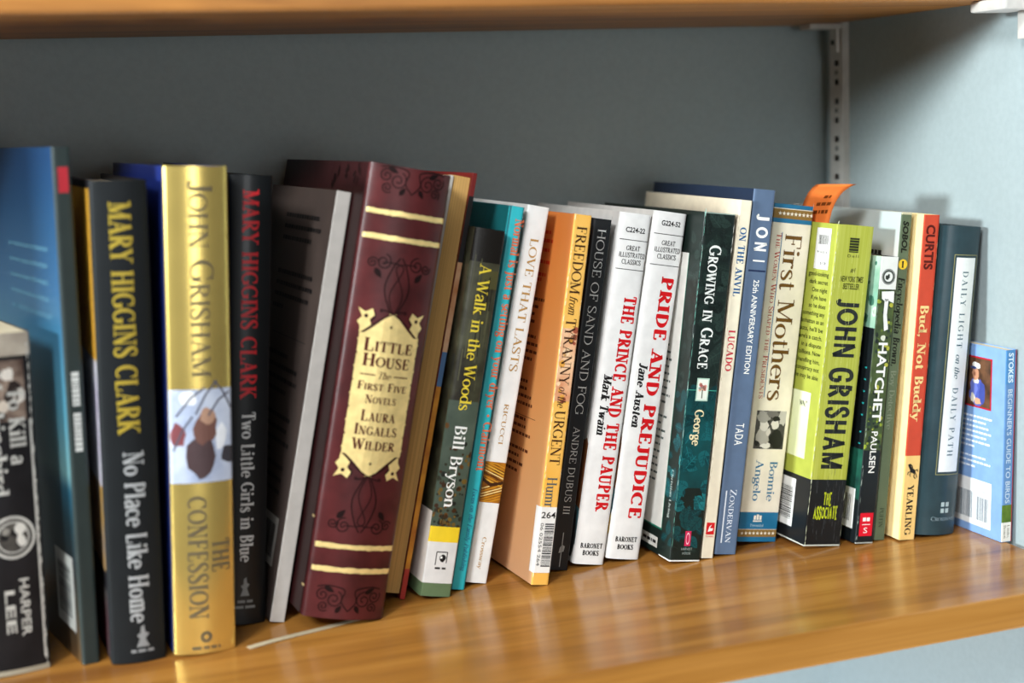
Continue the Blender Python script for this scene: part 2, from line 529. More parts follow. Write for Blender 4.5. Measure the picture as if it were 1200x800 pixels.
PAGE = M('d9c9a8', 0.8, var=0.16, scale=1.0, stretch=(2600, 6, 6))
PAGEW = M('e6dfd0', 0.8, var=0.14, scale=1.0, stretch=(2600, 6, 6))
PAGET = M('c39a5c', 0.8, var=0.13, scale=1.0, stretch=(1500, 5, 5))
WHITEW = M('e2e0da', 0.6)

class Book:
    def __init__(s, name, label, x, y, lean, yaw, w, h, dep, spine, cover, front=None, hard=False, bulge=0.0, rad=0.6, page=PAGE, group=True, spine_label=None):
        """x y mm: foot of the spine's left edge; lean, yaw degrees; w h dep mm"""
        s.w, s.h, s.dep, s.hard = w, h, dep, hard
        e = bpy.data.objects.new(name, None)
        COL.objects.link(e)
        e.empty_display_size = .02
        ln = math.radians(lean)
        e.location = (x / 1000, y / 1000, w / 1000 * max(0, math.sin(ln)) + 0.0001)
        e.rotation_euler = (0, ln, math.radians(yaw))
        tag(e, label, 'book', 'books standing in a row on the lower shelf')
        s.root = e
        s.spine_label = spine_label
        rad = min(rad, w * .3)
        def dprof(u):
            u = min(max(u, 0), w)
            d = -bulge * (1 - (2 * u / w - 1) ** 2)
            m = min(u, w - u)
            if m < rad:
                d += rad - math.sqrt(max(0, rad * rad - (rad - m) ** 2))
            return d
        s.dprof = dprof
        tb = 2.6 if hard else .35
        s.tb = tb
        ins = 3.0 if hard else 0.4
        # spine shell
        sp = MB()
        us = [0, rad * .15, rad * .45, rad] + [rad + (w - 2 * rad) * i / 10 for i in range(1, 10)] + [w - rad, w - rad * .45, w - rad * .15, w]
        th = 2.0 if hard else .4
        n = len(us)
        d0 = dprof(0)
        fr = [(u, dprof(u), z) for z in (0, h) for u in us]
        bk = [(min(max(u, th * .6), w - th * .6), dprof(u) + th + (.3 if u in (0, w) else 0), z) for z in (0, h) for u in us]
        vs = fr + bk
        fs = []
        for i in range(n - 1):
            fs.append((i, i + 1, n + i + 1, n + i))
        sp.add(vs, fs, spine, True)
        fs = []
        for i in range(n - 1):
            fs.append((2 * n + i + 1, 2 * n + i, 3 * n + i, 3 * n + i + 1))
            fs.append((i + 1, i, 2 * n + i, 2 * n + i + 1))
            fs.append((n + i, n + i + 1, 3 * n + i + 1, 3 * n + i))
        fs += [(0, n, 3 * n, 2 * n), (n - 1, 3 * n - 1, 4 * n - 1, 2 * n - 1)]
        sp.add(vs, fs, spine)
        s.sp = sp
        s.S = Face(sp, lambda u, v, off: (u, dprof(u) - off, v), us if bulge > .05 else us[1:4] + us[-4:-1])
        s.us = us
        # covers (front cover is the one on the right)
        st = d0 + (1.2 if hard else .2)
        s.bc = MB()
        s.bc.box(0, tb, st, dep, 0, h, cover, .7 if hard else .1)
        s.C = Face(s.bc, lambda a, v, off: (-off, -a, v))
        s.fc = MB()
        s.fc.box(w - tb, w, st, dep, 0, h, front or cover, .7 if hard else .1)
        # pages
        pg = MB()
        a, b = tb + .05, w - tb - .05
        y0, y1 = st + 1, dep - ins
        k = 12
        z0, z1 = ins if hard else .15, h - (ins if hard else .5)
        prof = [(a + (b - a) * i / k) for i in range(k + 1)]
        cv = bulge * .5 if hard else 0
        fe = [y1 - cv * math.sin(math.pi * i / k) for i in range(k + 1)]
        vs = [(prof[i], y0, z) for z in (z0, z1) for i in range(k + 1)] + [(prof[i], fe[i], z) for z in (z0, z1) for i in range(k + 1)]
        m = k + 1
        fs = []
        for i in range(k):
            fs += [(i, i + 1, m + i + 1, m + i), (2 * m + i + 1, 2 * m + i, 3 * m + i, 3 * m + i + 1), (m + i, m + i + 1, 3 * m + i + 1, 3 * m + i), (i + 1, i, 2 * m + i, 2 * m + i + 1)]
        fs += [(0, m, 3 * m, 2 * m), (k, 2 * m + k, 3 * m + k, m + k)]
        pg.add(vs, fs, page)
        s.pg = pg
    def done(s):
        s.sp.build('spine', s.root, s.spine_label)
        s.bc.build('back_cover', s.root)
        s.fc.build('front_cover', s.root)
        s.pg.build('page_block', s.root)
        return s.root

# ------------------------------------------------------------------ the setting
def struct(name, mb):
    o = mb.build(name)
    o['kind'] = 'structure'
    return o
XR, DB, HU, XS = 535.4, 282.0, 311.6, 529.4
m = MB(); m.box(-1300, XR + 900, DB, DB + 60, -900, 900, PAINT); struct('wall_back', m)
m = MB(); m.box(XR, XR + 900, -60, DB, -900, 900, PAINT); struct('wall_right', m)
m = MB(); m.box(-1300, -320, 72, DB, -900, 900, PAINT); struct('wall_left', m)

sh = MB()
sh.box(-314, XS, 0, DB - 2, -18.3, 0, WOOD, 1.6)
o = sh.build('wooden_shelf')
tag(o, 'varnished orange-brown wooden shelf carrying the row of books', 'shelf', 'wooden shelves in the alcove')

up_ = MB()
bm = bmesh.new()
ft = [(-314, 127), (XS, 80), (XS, DB - 2), (-314, DB - 2)]
lo = [bm.verts.new((a, b, HU)) for a, b in ft]
hi = [bm.verts.new((a, b, HU + 19)) for a, b in ft]
bm.faces.new(lo[::-1]); bm.faces.new(hi)
for i in range(4):
    bm.faces.new((lo[i], lo[(i + 1) % 4], hi[(i + 1) % 4], hi[i]))
bmesh.ops.bevel(bm, geom=bm.edges[:], offset=2.0, segments=3, affect='EDGES', profile=.5)
up_.bm(bm, WOODU)
o = up_.build('wooden_shelf')
tag(o, 'upper wooden shelf at the top of the picture, seen from below', 'shelf', 'wooden shelves in the alcove')

def rail(y0, label):
    """slotted steel strip on the right wall, face towards -x"""
    x0, x1 = XR - 5, XR
    t = 1.0
    r = MB()
    y1 = y0 + 16
    r.box(x0, x1, y0, y0 + t, -30, 620, METALW)
    r.box(x0, x1, y1 - t, y1, -30, 620, METALW)
    r.box(x1 - .6, x1 - .2, y0 + t, y1 - t, -30, 620, HOLE)
    r.box(x0, x0 + t, y0 + t, y0 + 5.2, -30, 620, METALW)
    r.box(x0, x0 + t, y1 - 5.2, y1 - t, -30, 620, METALW)
    z = -30
    k = 0
    while z < 620:
        r.box(x0, x0 + t, y0 + 5.2, y1 - 5.2, z, min(z + 8.9, 620), METALW)
        if k % 2 == 0:
            for q in range(2):
                r.box(x0 - .08, x0, y0 + 6 + q * 2.2, y0 + 7.2 + q * 2.2, z + 3, z + 6, HOLE)
        z += 12.7
        k += 1
    o = r.build('shelf_standard')
    tag(o, label, 'shelf rail', 'slotted shelf rails on the right wall')
rail(254.0, 'slotted pale metal shelf rail standing near the back corner of the alcove')
rail(56.0 - 16, 'slotted pale metal shelf rail near the front of the right wall, at the picture edge')

def clip(yc, zt, label, lw=24):
    c = MB()
    x0 = XR - 5.1
    c.box(x0 - lw, x0, yc - 7, yc + 7, zt - 3.6, zt - .2, METALW, .5)
    c.box(x0 - 2.4, x0, yc - 4.5, yc + 4.5, zt - 19, zt - 3.6, METALW, .5)
    c.box(x0 - 2.9, x0 - 2.4, yc - 1.6, yc + 1.6, zt - 14, zt - 10.8, HOLE)
    o = c.build('shelf_clip')
    tag(o, label, 'shelf clip', 'metal clips under the upper shelf')
clip(262, HU, 'small metal clip on the back rail holding the upper shelf')
f = MB()
f.box(XR - 5.1 - 22, XR - .5, 62, 92, HU - 6.5, HU - .2, METALW, 1.6)
f.box(XR - 7.5, XR - .5, 56, 76, HU - 22, HU - 6.5, METALW, .8)
o = f.build('shelf_clip')
tag(o, 'pale clip under the front right end of the upper shelf', 'shelf clip', 'metal clips under the upper shelf')

# ------------------------------------------------------------------ the books, from left to right
BLK = M('17191b', .4)
INK = M('1c1a1a', .5)
WHT = M('ecebe6', .45)

# --- worn pocket novel at the far left
rd = random.Random(1)
dk = M('1d1c1e', .45, var=.3, scale=40)
b = Book('paperback_book', 'worn black pocket paperback with a white ring emblem, first at the left end', -33.8, 115.5, 1.23, 12.01, 27.0, 166.0, 104, dk, dk, bulge=1.2, rad=1.0)
S = b.S; w, h = b.w, b.h
gw = M('bdbcb6', .5, var=.15)
pale = M('b9aFa0'.lower(), .5, hex2='8d8174', scale=60)
S.rect(0, w, h - 11, h, pale)
brn = M('4b3a33', .5, hex2='8f7d70', scale=90)
S.rect(1.5, w - 4, h - 42, h - 13, brn, .06)
for k in range(10):
    S.blob(rd.uniform(4, w - 6), rd.uniform(h - 40, h - 15), rd.uniform(1.5, 4), M(rd.choice(['c5b9ab', '2b2320', '6f5c51', 'd9d2c8']), .5), rd, .09, box=(1.5, w - 4, h - 42, h - 13))
S.text('To Kill a', (w * .68, 139.9), (w * .68, 102.8), 7.4, gw, font='bold')
S.text('Mockingbird', (w * .33, 148.0), (w * .33, 88.2), 7.4, gw, font='bold')
cu, cv = (13.5, 67.7)
S.disc(w * .48, cv, 10.6, gw, .1, 40)
S.disc(w * .48, cv, 9.2, M('57544f', .5, hex2='282626', scale=100), .13, 40)
S.disc(w * .48, cv, 7.8, gw, .15, 40, inner=.9)
for k in range(7):
    S.blob(w * .48 + rd.uniform(-4, 4), cv + rd.uniform(-4, 4), rd.uniform(1.4, 3), M(rd.choice(['d4d2cb', '1b1a1a', '8a8780']), .5), rd, .17 + k * .01)
S.text('HARPER', (w * .62, 47.0), (w * .62, 18.5), 4.6, gw, font='sans', bold=.02)
S.text('LEE', (w * .36, 41.9), (w * .36, 20.6), 4.6, gw, font='sans', bold=.02)
S.rect(w - 2.8, w - 1.7, 6, h - 42, gw)
S.wear(w - 1.6, 2, h - 5, gw, rd, 1.0, .8)
S.wear(1.2, 2, h - 5, M('7fa59b', .5), rd, 1.2, .8)
S.rect(0, w, 0, 2.5, M('a49d8b', .5))
b.done()

# --- tall blue hardcover, its back cover turned to the viewer
rd = random.Random(2)
sky = bands('sea_picture_print', [(0, '5a4228'), (.12, '383227'), (.2, '1d2122'), (.3, '183038'), (.36, '164355'), (.4, '5c8488'), (.52, '427a8c'), (.75, '23557c'), (1.0, '173b62')], .2517)
b = Book('hardcover_book', 'tall hardcover with a blue sky and sea back cover and thin dark spine', 7.3, 115.3, 1.34, 11.83, 8.6, 251.7, 162, M('2b3534', .4), sky, hard=True, rad=1.4)
S, C = b.S, b.C; w, h = b.w, b.h
S.rect(w * .25, w * .8, 230.3, 242.3, M('b5303a', .45), .06)
S.vwords(w * .52, 145.0, 127.6, 3.6, M('d5d8d4'), rd)
S.vwords(w * .52, 125.1, 105.1, 3.6, M('d5d8d4'), rd)
lt = M('4f7c96', .45)
for k in range(5):
    C.words(-95, -16 - rd.uniform(0, 6), h - 49 - k * 8.2, 2.2, lt, rd)
C.rect(-40, -8, 14, 52, M('cfd3cf', .5))
C.bars(-36, -13, 20, 46, INK, rd, vert=False)
b.done()

# --- black hardcover, yellow author name
rd = random.Random(3)
b = Book('hardcover_book', 'black hardcover with yellow author name above a white title on its spine', 20.4, 108.4, 1.89, 2.24, 26.4, 235.0, 154, M('181b1d', .5), M('1a181c', .45), hard=True, bulge=2.5, rad=1.2)
S, C = b.S, b.C; w, h = b.w, b.h
YL = M('a8912f', .4)
S.text('MARY HIGGINS CLARK', (12.7, 225.0), (13.1, 113.7), 10.2, YL, font='bold')
S.text('No Place Like Home', (14.7, 105.2), (14.0, 20.3), 9.6, M('a5a7a8'), font='bold')
u, v = (15.3, 12.8)
S.shape([(u - 3.4, v - 5), (u + 3, v - 5), (u + 1, v - 1), (u + 3, v + 1.4), (u + 1, v + 2.4), (u + .6, v + 6), (u - 1, v + 5), (u - 1.2, v + 2), (u - 3, v + 1), (u - 1.6, v - 1)], M('8b8d8e'))
S.words(u - 6, u + 6, v - 7, 1.4, M('8b8d8e'), rd)
C.rect(-150, -6, h - 86, h - 4, M('d9a035', .45))
C.rect(-150, -6, h - 148, h - 86, M('b7adc0', .45, hex2='cfcbd2', scale=40))
C.rect(-150, -6, h - 190, h - 148, M('b58a3c', .45, hex2='8b7b70', scale=60))
C.rect(-150, -6, 2, h - 200, M('4b4a48', .45, hex2='57202f', scale=40))
b.done()

# --- gold hardcover
rd = random.Random(4)
GOLD = M('f4d67a', .27, metal=.8, var=.06, scale=30)
NAVY = M('1d2b6b', .35)
b = Book('hardcover_book', 'thick shiny gold hardcover with a picture band halfway down its spine', 50.3, 105.9, 2.81, 3.27, 30.7, 239.7, 156, GOLD, NAVY, hard=True, bulge=3.2, rad=1.5, spine_label='shiny gold spine with a blue picture band')
S, C = b.S, b.C; w, h = b.w, b.h
GT = M('5d5340', .4)
S.text('John Grisham', (17.3, 232.7), (16.5, 138.3), 11.5, GT, font='serif', sc=True)
v1, v0 = 132.4, 86.3
S.rect(0.2, w - .2, v0, v1, M('8e9bb8', .35, hex2='c6cede', scale=45), .06)
bx = (.3, w - .3, v0 + .3, v1 - .3)
vm = (v0 + v1) / 2
S.blob(w * .5, v0 + 13, 7.5, M('4a3a3c', .4), rd, .1, ry=12, box=bx)
S.blob(w * .55, v0 + 27, 6, M('6b4a42', .4), rd, .12, ry=8, box=bx)
S.blob(w * .6, v0 + 33, 4, M('a8846f', .4), rd, .14, box=bx)
S.blob(w * .12, v0 + 24, 4, M('7a4448', .4), rd, .1, ry=6, box=bx)
S.blob(w * .92, v0 + 13, 3.6, M('3c3a40', .4), rd, .1, ry=5, box=bx)
S.blob(w * .3, v0 + 42, 4, M('e3e6ec', .4), rd, .1, box=bx)
S.blob(w * .8, v0 + 22, 3, M('e3e6ec', .4), rd, .1, ry=7, box=bx)
for a in ((.1, 33, .55, 47), (.4, 34, .75, 50), (.6, 33, .95, 44), (.05, 16, .35, 33), (.7, 50, .98, 36)):
    S.line([(w * a[0], v0 + a[1]), (w * (a[0] + a[2]) / 2, v0 + (a[1] + a[3]) / 2 + 2), (w * a[2], v0 + a[3])], .9, M('55535f', .4), .16)
S.text('CONFESSION', (12.2, 79.7), (11.9, 17.5), 9.2, GT, font='bold')
S.text('THE', (23.3, 57.6), (23.4, 40.6), 8.6, GT, font='bold')
u, v = (17.9, 8.4)
S.disc(w * .5, v, 2.9, GT, .1)
S.disc(w * .5, v, 1.2, GOLD, .13)
S.words(w * .5 - 7, w * .5 + 7, v - 5.5, 1.5, GT, rd)
b.done()

# --- black hardcover, red author name
rd = random.Random(5)
b = Book('hardcover_book', 'glossy black hardcover with red author name, right of the gold book', 79.7, 138.6, 4.63, 3.47, 22.4, 233.5, 138, M('101315', .4, coat=.12), M('101214', .42), hard=True, bulge=2.0, rad=1.4)
S = b.S; w, h = b.w, b.h
u0 = (10.8, 218.5)[0]
S.text('MARY HIGGINS CLARK', (u0, 226.2), (u0, 119.1), 8.2, M('d0242c', .4), font='bold')
S.text('Two Little Girls in Blue', (u0 + .4, 112.5), (u0 + .4, 33.5), 6.8, M('d8dcdc'), font='bold')
v = 20.3
S.shape([(u0 - 2.6, v - 5), (u0 + 2.2, v - 5), (u0 + .8, v - 1), (u0 + 2.2, v + 1), (u0 + .8, v + 2), (u0 + .5, v + 5), (u0 - .8, v + 4), (u0 - 1, v + 1), (u0 - 2.4, v + .4), (u0 - 1.2, v - 1.4)], M('8b8f8f'))
S.words(u0 - 4, u0 + 4, v - 8, 1.4, M('8b8f8f'), rd)
S.words(u0 - 5.5, u0 + 5.5, v - 11, 1.4, M('8b8f8f'), rd)
b.done()

# --- leaning grey spined paperback
rd = random.Random(6)
b = Book('paperback_book', 'slim leaning paperback with plain pale grey spine and dark printed back', 103.1, 133.3, 12.59, 3.58, 7.9, 227.5, 128, M('b9b4ae', .5), M('4a3f3b', .5, hex2='574a44', scale=20), rad=.5)
C = b.C; h = b.h
for k, f_ in enumerate([.86, .95, .74, 0, 0, .9, .94, .9, .3, 0, 0, 0, .6, .88, .92, .7, 0, .9, .85, .95, .5, .9, .9, .9, .4]):
    if f_:
        C.words(-88, -12, h - 16 - k * 6.4, 2.3, INK, rd, fill=f_)
C.line([(-80, h - 82), (-14, h - 82)], .4, INK)
C.rect(-52, -12, 26, 52, M('b6b2ac', .5))
C.bars(-48, -16, 30, 48, INK, rd)
b.done()

# --- big maroon leather volume
rd = random.Random(7)
LEA = M('481a1b', .38, var=.3, scale=55, bump=.25)
LEB = M('2a1011', .42, var=.15, scale=55, bump=.2)
b = Book('hardcover_book', 'thick maroon leather volume with gold bands and a gold title panel', 116.0, 113.0, 12.33, 3.70, 44.6, 234.0, 158, LEA, LEB, hard=True, bulge=5.0, rad=2.4, page=PAGET, spine_label='maroon leather spine with gold tooling')
S = b.S; w, h = b.w, b.h
GF = M('ead08c', .36, metal=.35, var=.1, scale=200)
EMB = M('160505', .5)
for (pa, pb) in (((-0.9, 210.0), (45.3, 210.4)), ((-0.3, 197.7), (45.5, 197.5)), ((1.9, 38.0), (43.2, 37.9)), ((2.2, 25.5), (43.7, 26.0))):
    vc = (pa[1] + pb[1]) / 2
    n = 26
    top, bot = [], []
    for i in range(n + 1):
        u = 1.2 + (w - 2.4) * i / n
        top.append((u, vc + 1.25 + rd.uniform(-.15, .3))); bot.append((u, vc - 1.25 - rd.uniform(-.15, .3)))
    for i in range(n):
        S.shape([bot[i], bot[i + 1], top[i + 1], top[i]], GF, .25)
# gold panel, a thin foil piece of its own
vt, vb = 148.5, 86.1
pn = MB()
PF = Face(pn, lambda u, v, off: (u, b.dprof(u) - off, v), b.us)
cx = w * .5
pu0, pu1 = cx - 15.6, cx + 16.6
PF.rect(pu0, pu1, vb, vt, GF, .3)
for sgn, ve in ((1, vt), (-1, vb)):
    PF.shape([(cx - 13.5, ve), (cx + 13.5, ve), (cx + 9.5, ve + sgn * 3.2), (cx + 5, ve + sgn * 7.4), (cx + 1.6, ve + sgn * 11), (cx - 1.6, ve + sgn * 11), (cx - 5, ve + sgn * 7.4), (cx - 9.5, ve + sgn * 3.2)], GF, .3)
    for k in (-1, 1):
        PF.shape([(cx + k * 10.4, ve + sgn * 3.9), (cx + k * 15.8, ve - sgn * .2), (cx + k * 16, ve + sgn * 3), (cx + k * 17.6, ve + sgn * 5.4), (cx + k * 15.6, ve + sgn * 8), (cx + k * 17.8, ve + sgn * 12.4), (cx + k * 14.2, ve + sgn * 10.6), (cx + k * 10.8, ve + sgn * 12.6), (cx + k * 9.4, ve + sgn * 9.4), (cx + k * 11.6, ve + sgn * 7)], GF, .3)
        arc = [(cx + k * (14.4 * (1 - t) - 6 * t), ve + sgn * (12.6 * (1 - (1 - t) ** 1.7))) for t in [i / 11 for i in range(12)]]
        PF.line(arc, .75, LEB, .36)
        PF.disc(cx - k * 6.4, ve + sgn * 12.2, .9, LEB, .37, 12)
        PF.disc(cx + k * 13.6, ve + sgn * 8.6, 1.0, LEB, .36, 12)
    PF.disc(cx, ve + sgn * 4.2, .7, LEB, .36, 12)
for k in range(9):
    for s_ in (pu0, pu1):
        PF.disc(s_, vb + (vt - vb) * (k + .5) / 9, .55, LEA if k % 2 else GF, .34, 10)
TX = M('4a1a14', .5)
for txt, y, wd, cp in (('Little', 143.0, 27, 6.6), ('House', 135.2, 26, 6.6), ('First Five', 121.9, 27, 4.2), ('Novels', 115.2, 17, 4.2), ('Laura', 106.7, 19, 5.6), ('Ingalls', 99.5, 23.5, 5.6), ('Wilder', 91.9, 23.5, 5.6)):
    PF.htext(txt, (cx + .6, y), wd, cp, TX, font='bold', sc=True, off=.4)
PF.htext('The', (cx + .6, 127.6), 7, 3.6, TX, font='serif', shear=.25, off=.4)
for k in (-1, 1):
    v = 127.6
    PF.line([(cx + .6 + k * 5, v), (cx + .6 + k * 13, v)], .6, TX, .4)
# blind-stamped ornaments
def scroll(u, v, r, k, turns=1.6, wd=.55, rot=0.0):
    pts = []
    for i in range(26):
        t = i / 25
        a = rot + k * turns * 6.283 * t
        rr = r * (1 - .85 * t)
        pts.append((min(max(u + rr * math.cos(a), 1), w - 1), v + rr * math.sin(a)))
    S.line(pts, wd, EMB, .2)
def ornament(vc, sc_):
    for k in (-1, 1):
        scroll(cx + k * 8, vc, 4.6 * sc_, k, rot=1.2)
        scroll(cx + k * 14, vc + 2 * sc_, 3.6 * sc_, -k, rot=.6)
        scroll(cx + k * 13, vc - 4 * sc_, 2.8 * sc_, k, rot=-.8)
        S.line([(cx, vc - 6 * sc_), (cx + k * 4, vc - 1 * sc_), (cx + k * 3, vc + 5 * sc_), (cx + k * 11, vc + 7 * sc_), (cx + k * 17, vc + 6 * sc_)], .6, EMB, .2)
        S.leaf(cx + k * 11, vc + 5 * sc_, 6 * sc_, .5 * k, EMB, .18, .22)
        S.leaf(cx + k * 5, vc - 5 * sc_, 5 * sc_, -1.0 * k, EMB, .18, .25)
ornament(226.6, 1.0)
ornament(10.3, 1.0)
for vc, sg in ((181.3, 1), (52.8, -1)):
    for k in (-1, 1):
        S.line([(cx + k * 1.0, vc - sg * 27 + sg * 4), (cx + k * 6.5, vc - sg * 10), (cx + k * 4, vc + sg * 1), (cx + k * .5, vc + sg * 7)], .6, EMB, .2)
        S.line([(cx - k * .5, vc - sg * 24), (cx + k * 3.5, vc - sg * 12), (cx - k * 2, vc + sg * 2), (cx + k * 9, vc + sg * 4)], .5, EMB, .2)
        scroll(cx + k * 9, vc + sg * 4, 4.2, k * sg, rot=1.4)
        scroll(cx + k * 14.5, vc + sg * 3, 2.8, -k * sg, rot=.4)
        S.leaf(cx + k * 11, vc - sg * 2, 6, .9 * k * sg, EMB, .18, .25)
        scroll(cx + k * 12, vc - sg * 24, 3.0, k, rot=.6)
for k in range(16):
    b.C.leaf(-rd.uniform(8, 60), h - rd.uniform(3, 18), 6, rd.uniform(0, 6), EMB, .1, .25)
for v in (51.0, 14.9):
    b.C.rect(-7, -3, v - .6, v + .6, GF, .1)
r_ = b.done()
pn.build('title_panel', r_, 'gold foil title panel')

# --- hardcover shelved with its page edges outward
e = bpy.data.objects.new('hardcover_book', None)
COL.objects.link(e)
ln = math.radians(13.2)
W_ = 14.6
e.location = (.1642, .1400, W_ / 1000 * math.sin(ln) + .0001)
e.rotation_euler = (0, ln, math.radians(3.4))
tag(e, 'hardcover shelved backwards with tan page edges outward, right of the maroon leather volume', 'book', 'books standing in a row on the lower shelf')
H_ = 234.5
m = MB(); m.box(0, 1.9, 1.2, 132, 0, H_ - 3.4, M('b9b4ac', .5), .5); m.build('front_cover', e)
m = MB()
m.box(W_ - 2.8, W_, 0, 132, 0, H_, M('6b1d1a', .4), .5)
for v0, v1, mt in ((0, 17, M('a8322a', .4)), (17, 118, M('d8952c', .4, hex2='a8641c', scale=70)), (118, 137, M('4d6f97', .4)), (137, 186, M('b5703a', .4, hex2='d8b08a', scale=60)), (186, 222, M('191516', .4))):
    m.add([(W_ - 2.8, -.06, v0), (W_, -.06, v0), (W_, -.06, v1), (W_ - 2.8, -.06, v1)], [(0, 1, 2, 3)], mt)
m.build('back_cover', e)
m = MB(); m.box(0, W_, 130, 133.5, 0, H_, M('6b1d1a', .4), .8); m.build('spine', e)
m = MB(); m.box(2.3, W_ - 2.9, 2.2, 130, 2.6, H_ - 3, PAGET); m.build('page_block', e)

# --- dark forest paperback with the yellow title
rd = random.Random(9)
FOR = M('27231a', .3, hex2='4a4a38', scale=60)
b = Book('paperback_book', 'forest-patterned paperback with yellow and white lettering and a yellow and white foot', 184.9, 133.0, 11.77, 1.97, 17.7, 201.3, 132, FOR, FOR, rad=.9, bulge=.5)
S, C = b.S, b.C; w, h = b.w, b.h
vy1, vy0, vw0, vg0 = 38.7, 30.2, 7.4, 0
S.rect(0, w, vy1, 107.9, M('4f5a4d', .35, hex2='39453a', scale=50), .04)
for k in range(110):
    v = vy1 + abs(rd.gauss(0, 26))
    S.blob(rd.uniform(0.3, w - .3), v, rd.uniform(.6, 1.7), M(rd.choice(['3a2410', '5a3a16', '2a2a1c', '6b5322', '1d1f18', '435043']), .35), rd, .07, n=6, box=(.1, w - .1, vy1, vy1 + 60))
for k in range(26):
    u = rd.uniform(1, w - 1)
    v = rd.uniform(vy1 + 62, h - 28)
    S.line([(u, v), (u + rd.uniform(-.5, .5), v + rd.uniform(10, 22))], rd.uniform(.3, .8), M(rd.choice(['1a1510', '3b3a2c', '51503a']), .3), .05)
S.rect(w * .45, w, h - 32, h - 22, M('4a4728', .4), .05)
S.rect(0, w, h - 18, h, M('1a1714', .25), .05)
S.rect(0, w, vy0, vy1, M('eac92a', .4), .08)
S.rect(0, w, vw0, vy0, M('d9d7d4', .45), .08)
S.rect(0, w, 0, vw0, M('5f7352', .45), .08)
for C_, m_, a0, a1 in ((C, M('e3d9d0', .45), vw0, vy1 + 8), (C, M('5f7352', .45), 0, vw0)):
    C_.rect(-130, 0, a0, a1, m_, .05)
YT = M('dfc63a', .4)
S.text('A Walk in the Woods', (10.0, 182.4), (8.5, 102.7), 6.6, YT, font='serif')
S.text('Bill Bryson', (8.8, 94.8), (9.3, 49.2), 6.6, WHT, font='serif')
u, v = (9.1, 20.7)
for a in ((-3.2, -3.4, -3.2, 4), (-3.2, 4, 3, 4), (3, 4, 3, -2)):
    S.line([(u + a[0], v + a[1]), (u + a[2], v + a[3])], .55, INK, .12)
S.blob(u + .6, v + .6, 2.2, INK, rd, .12)
S.disc(u - .3, v + 1, .7, WHT, .14, 12)
S.words(u - 3.2, u + 3.2, v - 5, 1.1, INK, rd)
b.done()

# --- turquoise hardcover
TQ = M('2fb3bd', .38)
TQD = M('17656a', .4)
b = Book('hardcover_book', 'thin turquoise hardcover with orange title lettering down the spine', 204.8, 141.5, 11.91, -0.08, 8.6, 213.3, 132, TQ, TQD, hard=True, rad=1.3)
S = b.S; w, h = b.w, b.h
S.text('Normal is just a setting on your dryer * Clairmont', (6.8, 206.7), (7.1, 67.1), 5.4, M('e0704a', .45), font='bold')
S.text('Focus on the Family Publishing', (5.5, 56.9), (5.6, 10.5), 2.6, M('2b5f80', .45), font='serif', shear=.25)
S.rect(0.1, 1.0, 0, h, M('1c6f78', .4))
S.rect(w - 1, w - .1, 0, h, M('1c8f98', .4))
b.done()

# --- white paperback with gold rings
rd = random.Random(11)
b = Book('paperback_book', 'white paperback with tan lettering and a woven gold picture low on the spine', 215.5, 146.6, 12.40, -0.47, 12.6, 212.4, 128, M('e6e5e2', .4), M('d8d6d2', .4), rad=.9)
S = b.S; w, h = b.w, b.h
TAN = M('b58a4a', .45)
S.text('LOVE THAT LASTS', (6.3, 194.8), (7.7, 120.0), 4.6, TAN, font='serif')
S.text('RICUCCI', (6.8, 102.1), (6.8, 78.9), 2.5, TAN, font='serif')
v1, v0 = 69.0, 45.9
S.rect(.1, w - .1, v0, v1, M('b07018', .35, hex2='6b3a08', scale=200), .06)
for k in range(15):
    v = v0 + (v1 - v0) * (k + .4) / 15
    sl = 2.2 if k < 7 else -2.2
    S.line([(.3, max(v0 + .3, min(v1 - .3, v - sl))), (w * .5, v), (w - .3, max(v0 + .3, min(v1 - .3, v + sl)))], .55, M(rd.choice(['e0b040', 'f0d890', '4a2604', 'c98a20']), .35), .1)
S.shape([(.2, v0 + 12), (w * .4, v0 + 9), (w - .2, v0 + 11), (w - .2, v0 + 12.6), (w * .4, v0 + 11), (.2, v0 + 14)], M('3a1c04', .4), .12)
S.text('Crossway', (5.9, 26.3), (7.8, 7.9), 2.4, TAN, font='serif')
b.done()

# --- orange paperback with the library sticker
rd = random.Random(12)
OR = M('eeb04a', .42, hex2='f0c067', scale=25)
b = Book('paperback_book', 'orange paperback with printed back cover and a white barcode sticker at its foot', 247.7, 128.0, 9.49, 2.70, 10.3, 205.7, 138, OR, bands('orange_back_ramp', [(0, 'dcaa80'), (.4, 'd99c62'), (.8, 'd68642'), (1, 'd27a38')], .2057, .45, .02), rad=.7)  # back cover colour runs from orange at the top to paler peach below
S, C = b.S, b.C; w, h = b.w, b.h
v1, v0 = 143.4, 103.2
S.rect(.2, w - .2, v0, v1, M('d9936a', .4, hex2='f0c49a', scale=70), .05)
for k in range(16):
    S.blob(rd.uniform(1, w - 1), rd.uniform(v0, v1), rd.uniform(.8, 2.2), M(rd.choice(['9c4f38', 'f3cfa6', 'c77a58', 'e9a74a']), .4), rd, .08, box=(.3, w - .3, v0 - 4, v1 + 5))
DB_ = M('3d2414', .45)
u0 = w * .5
S.text('FREEDOM', (u0, 199.5), (u0, 162.4), 6.0, DB_, font='serif')
S.text('from', (u0, 160.8), (u0, 150.5), 5.0, DB_, font='serif', shear=.3)
S.text('TYRANNY', (u0, 149.0), (u0, 112.3), 6.0, DB_, font='serif')
S.text('of the', (u0, 110.8), (u0, 99.4), 5.0, DB_, font='serif', shear=.3)
S.text('URGENT', (u0, 98.0), (u0, 67.5), 6.0, DB_, font='serif')
S.text('Hummel', (u0, 60.8), (u0, 35.4), 6.0, M('4a5a60', .45), font='serif')
S.wear(.5, 4, h - 2, M('f2dfb8', .5), rd, .5, .75)
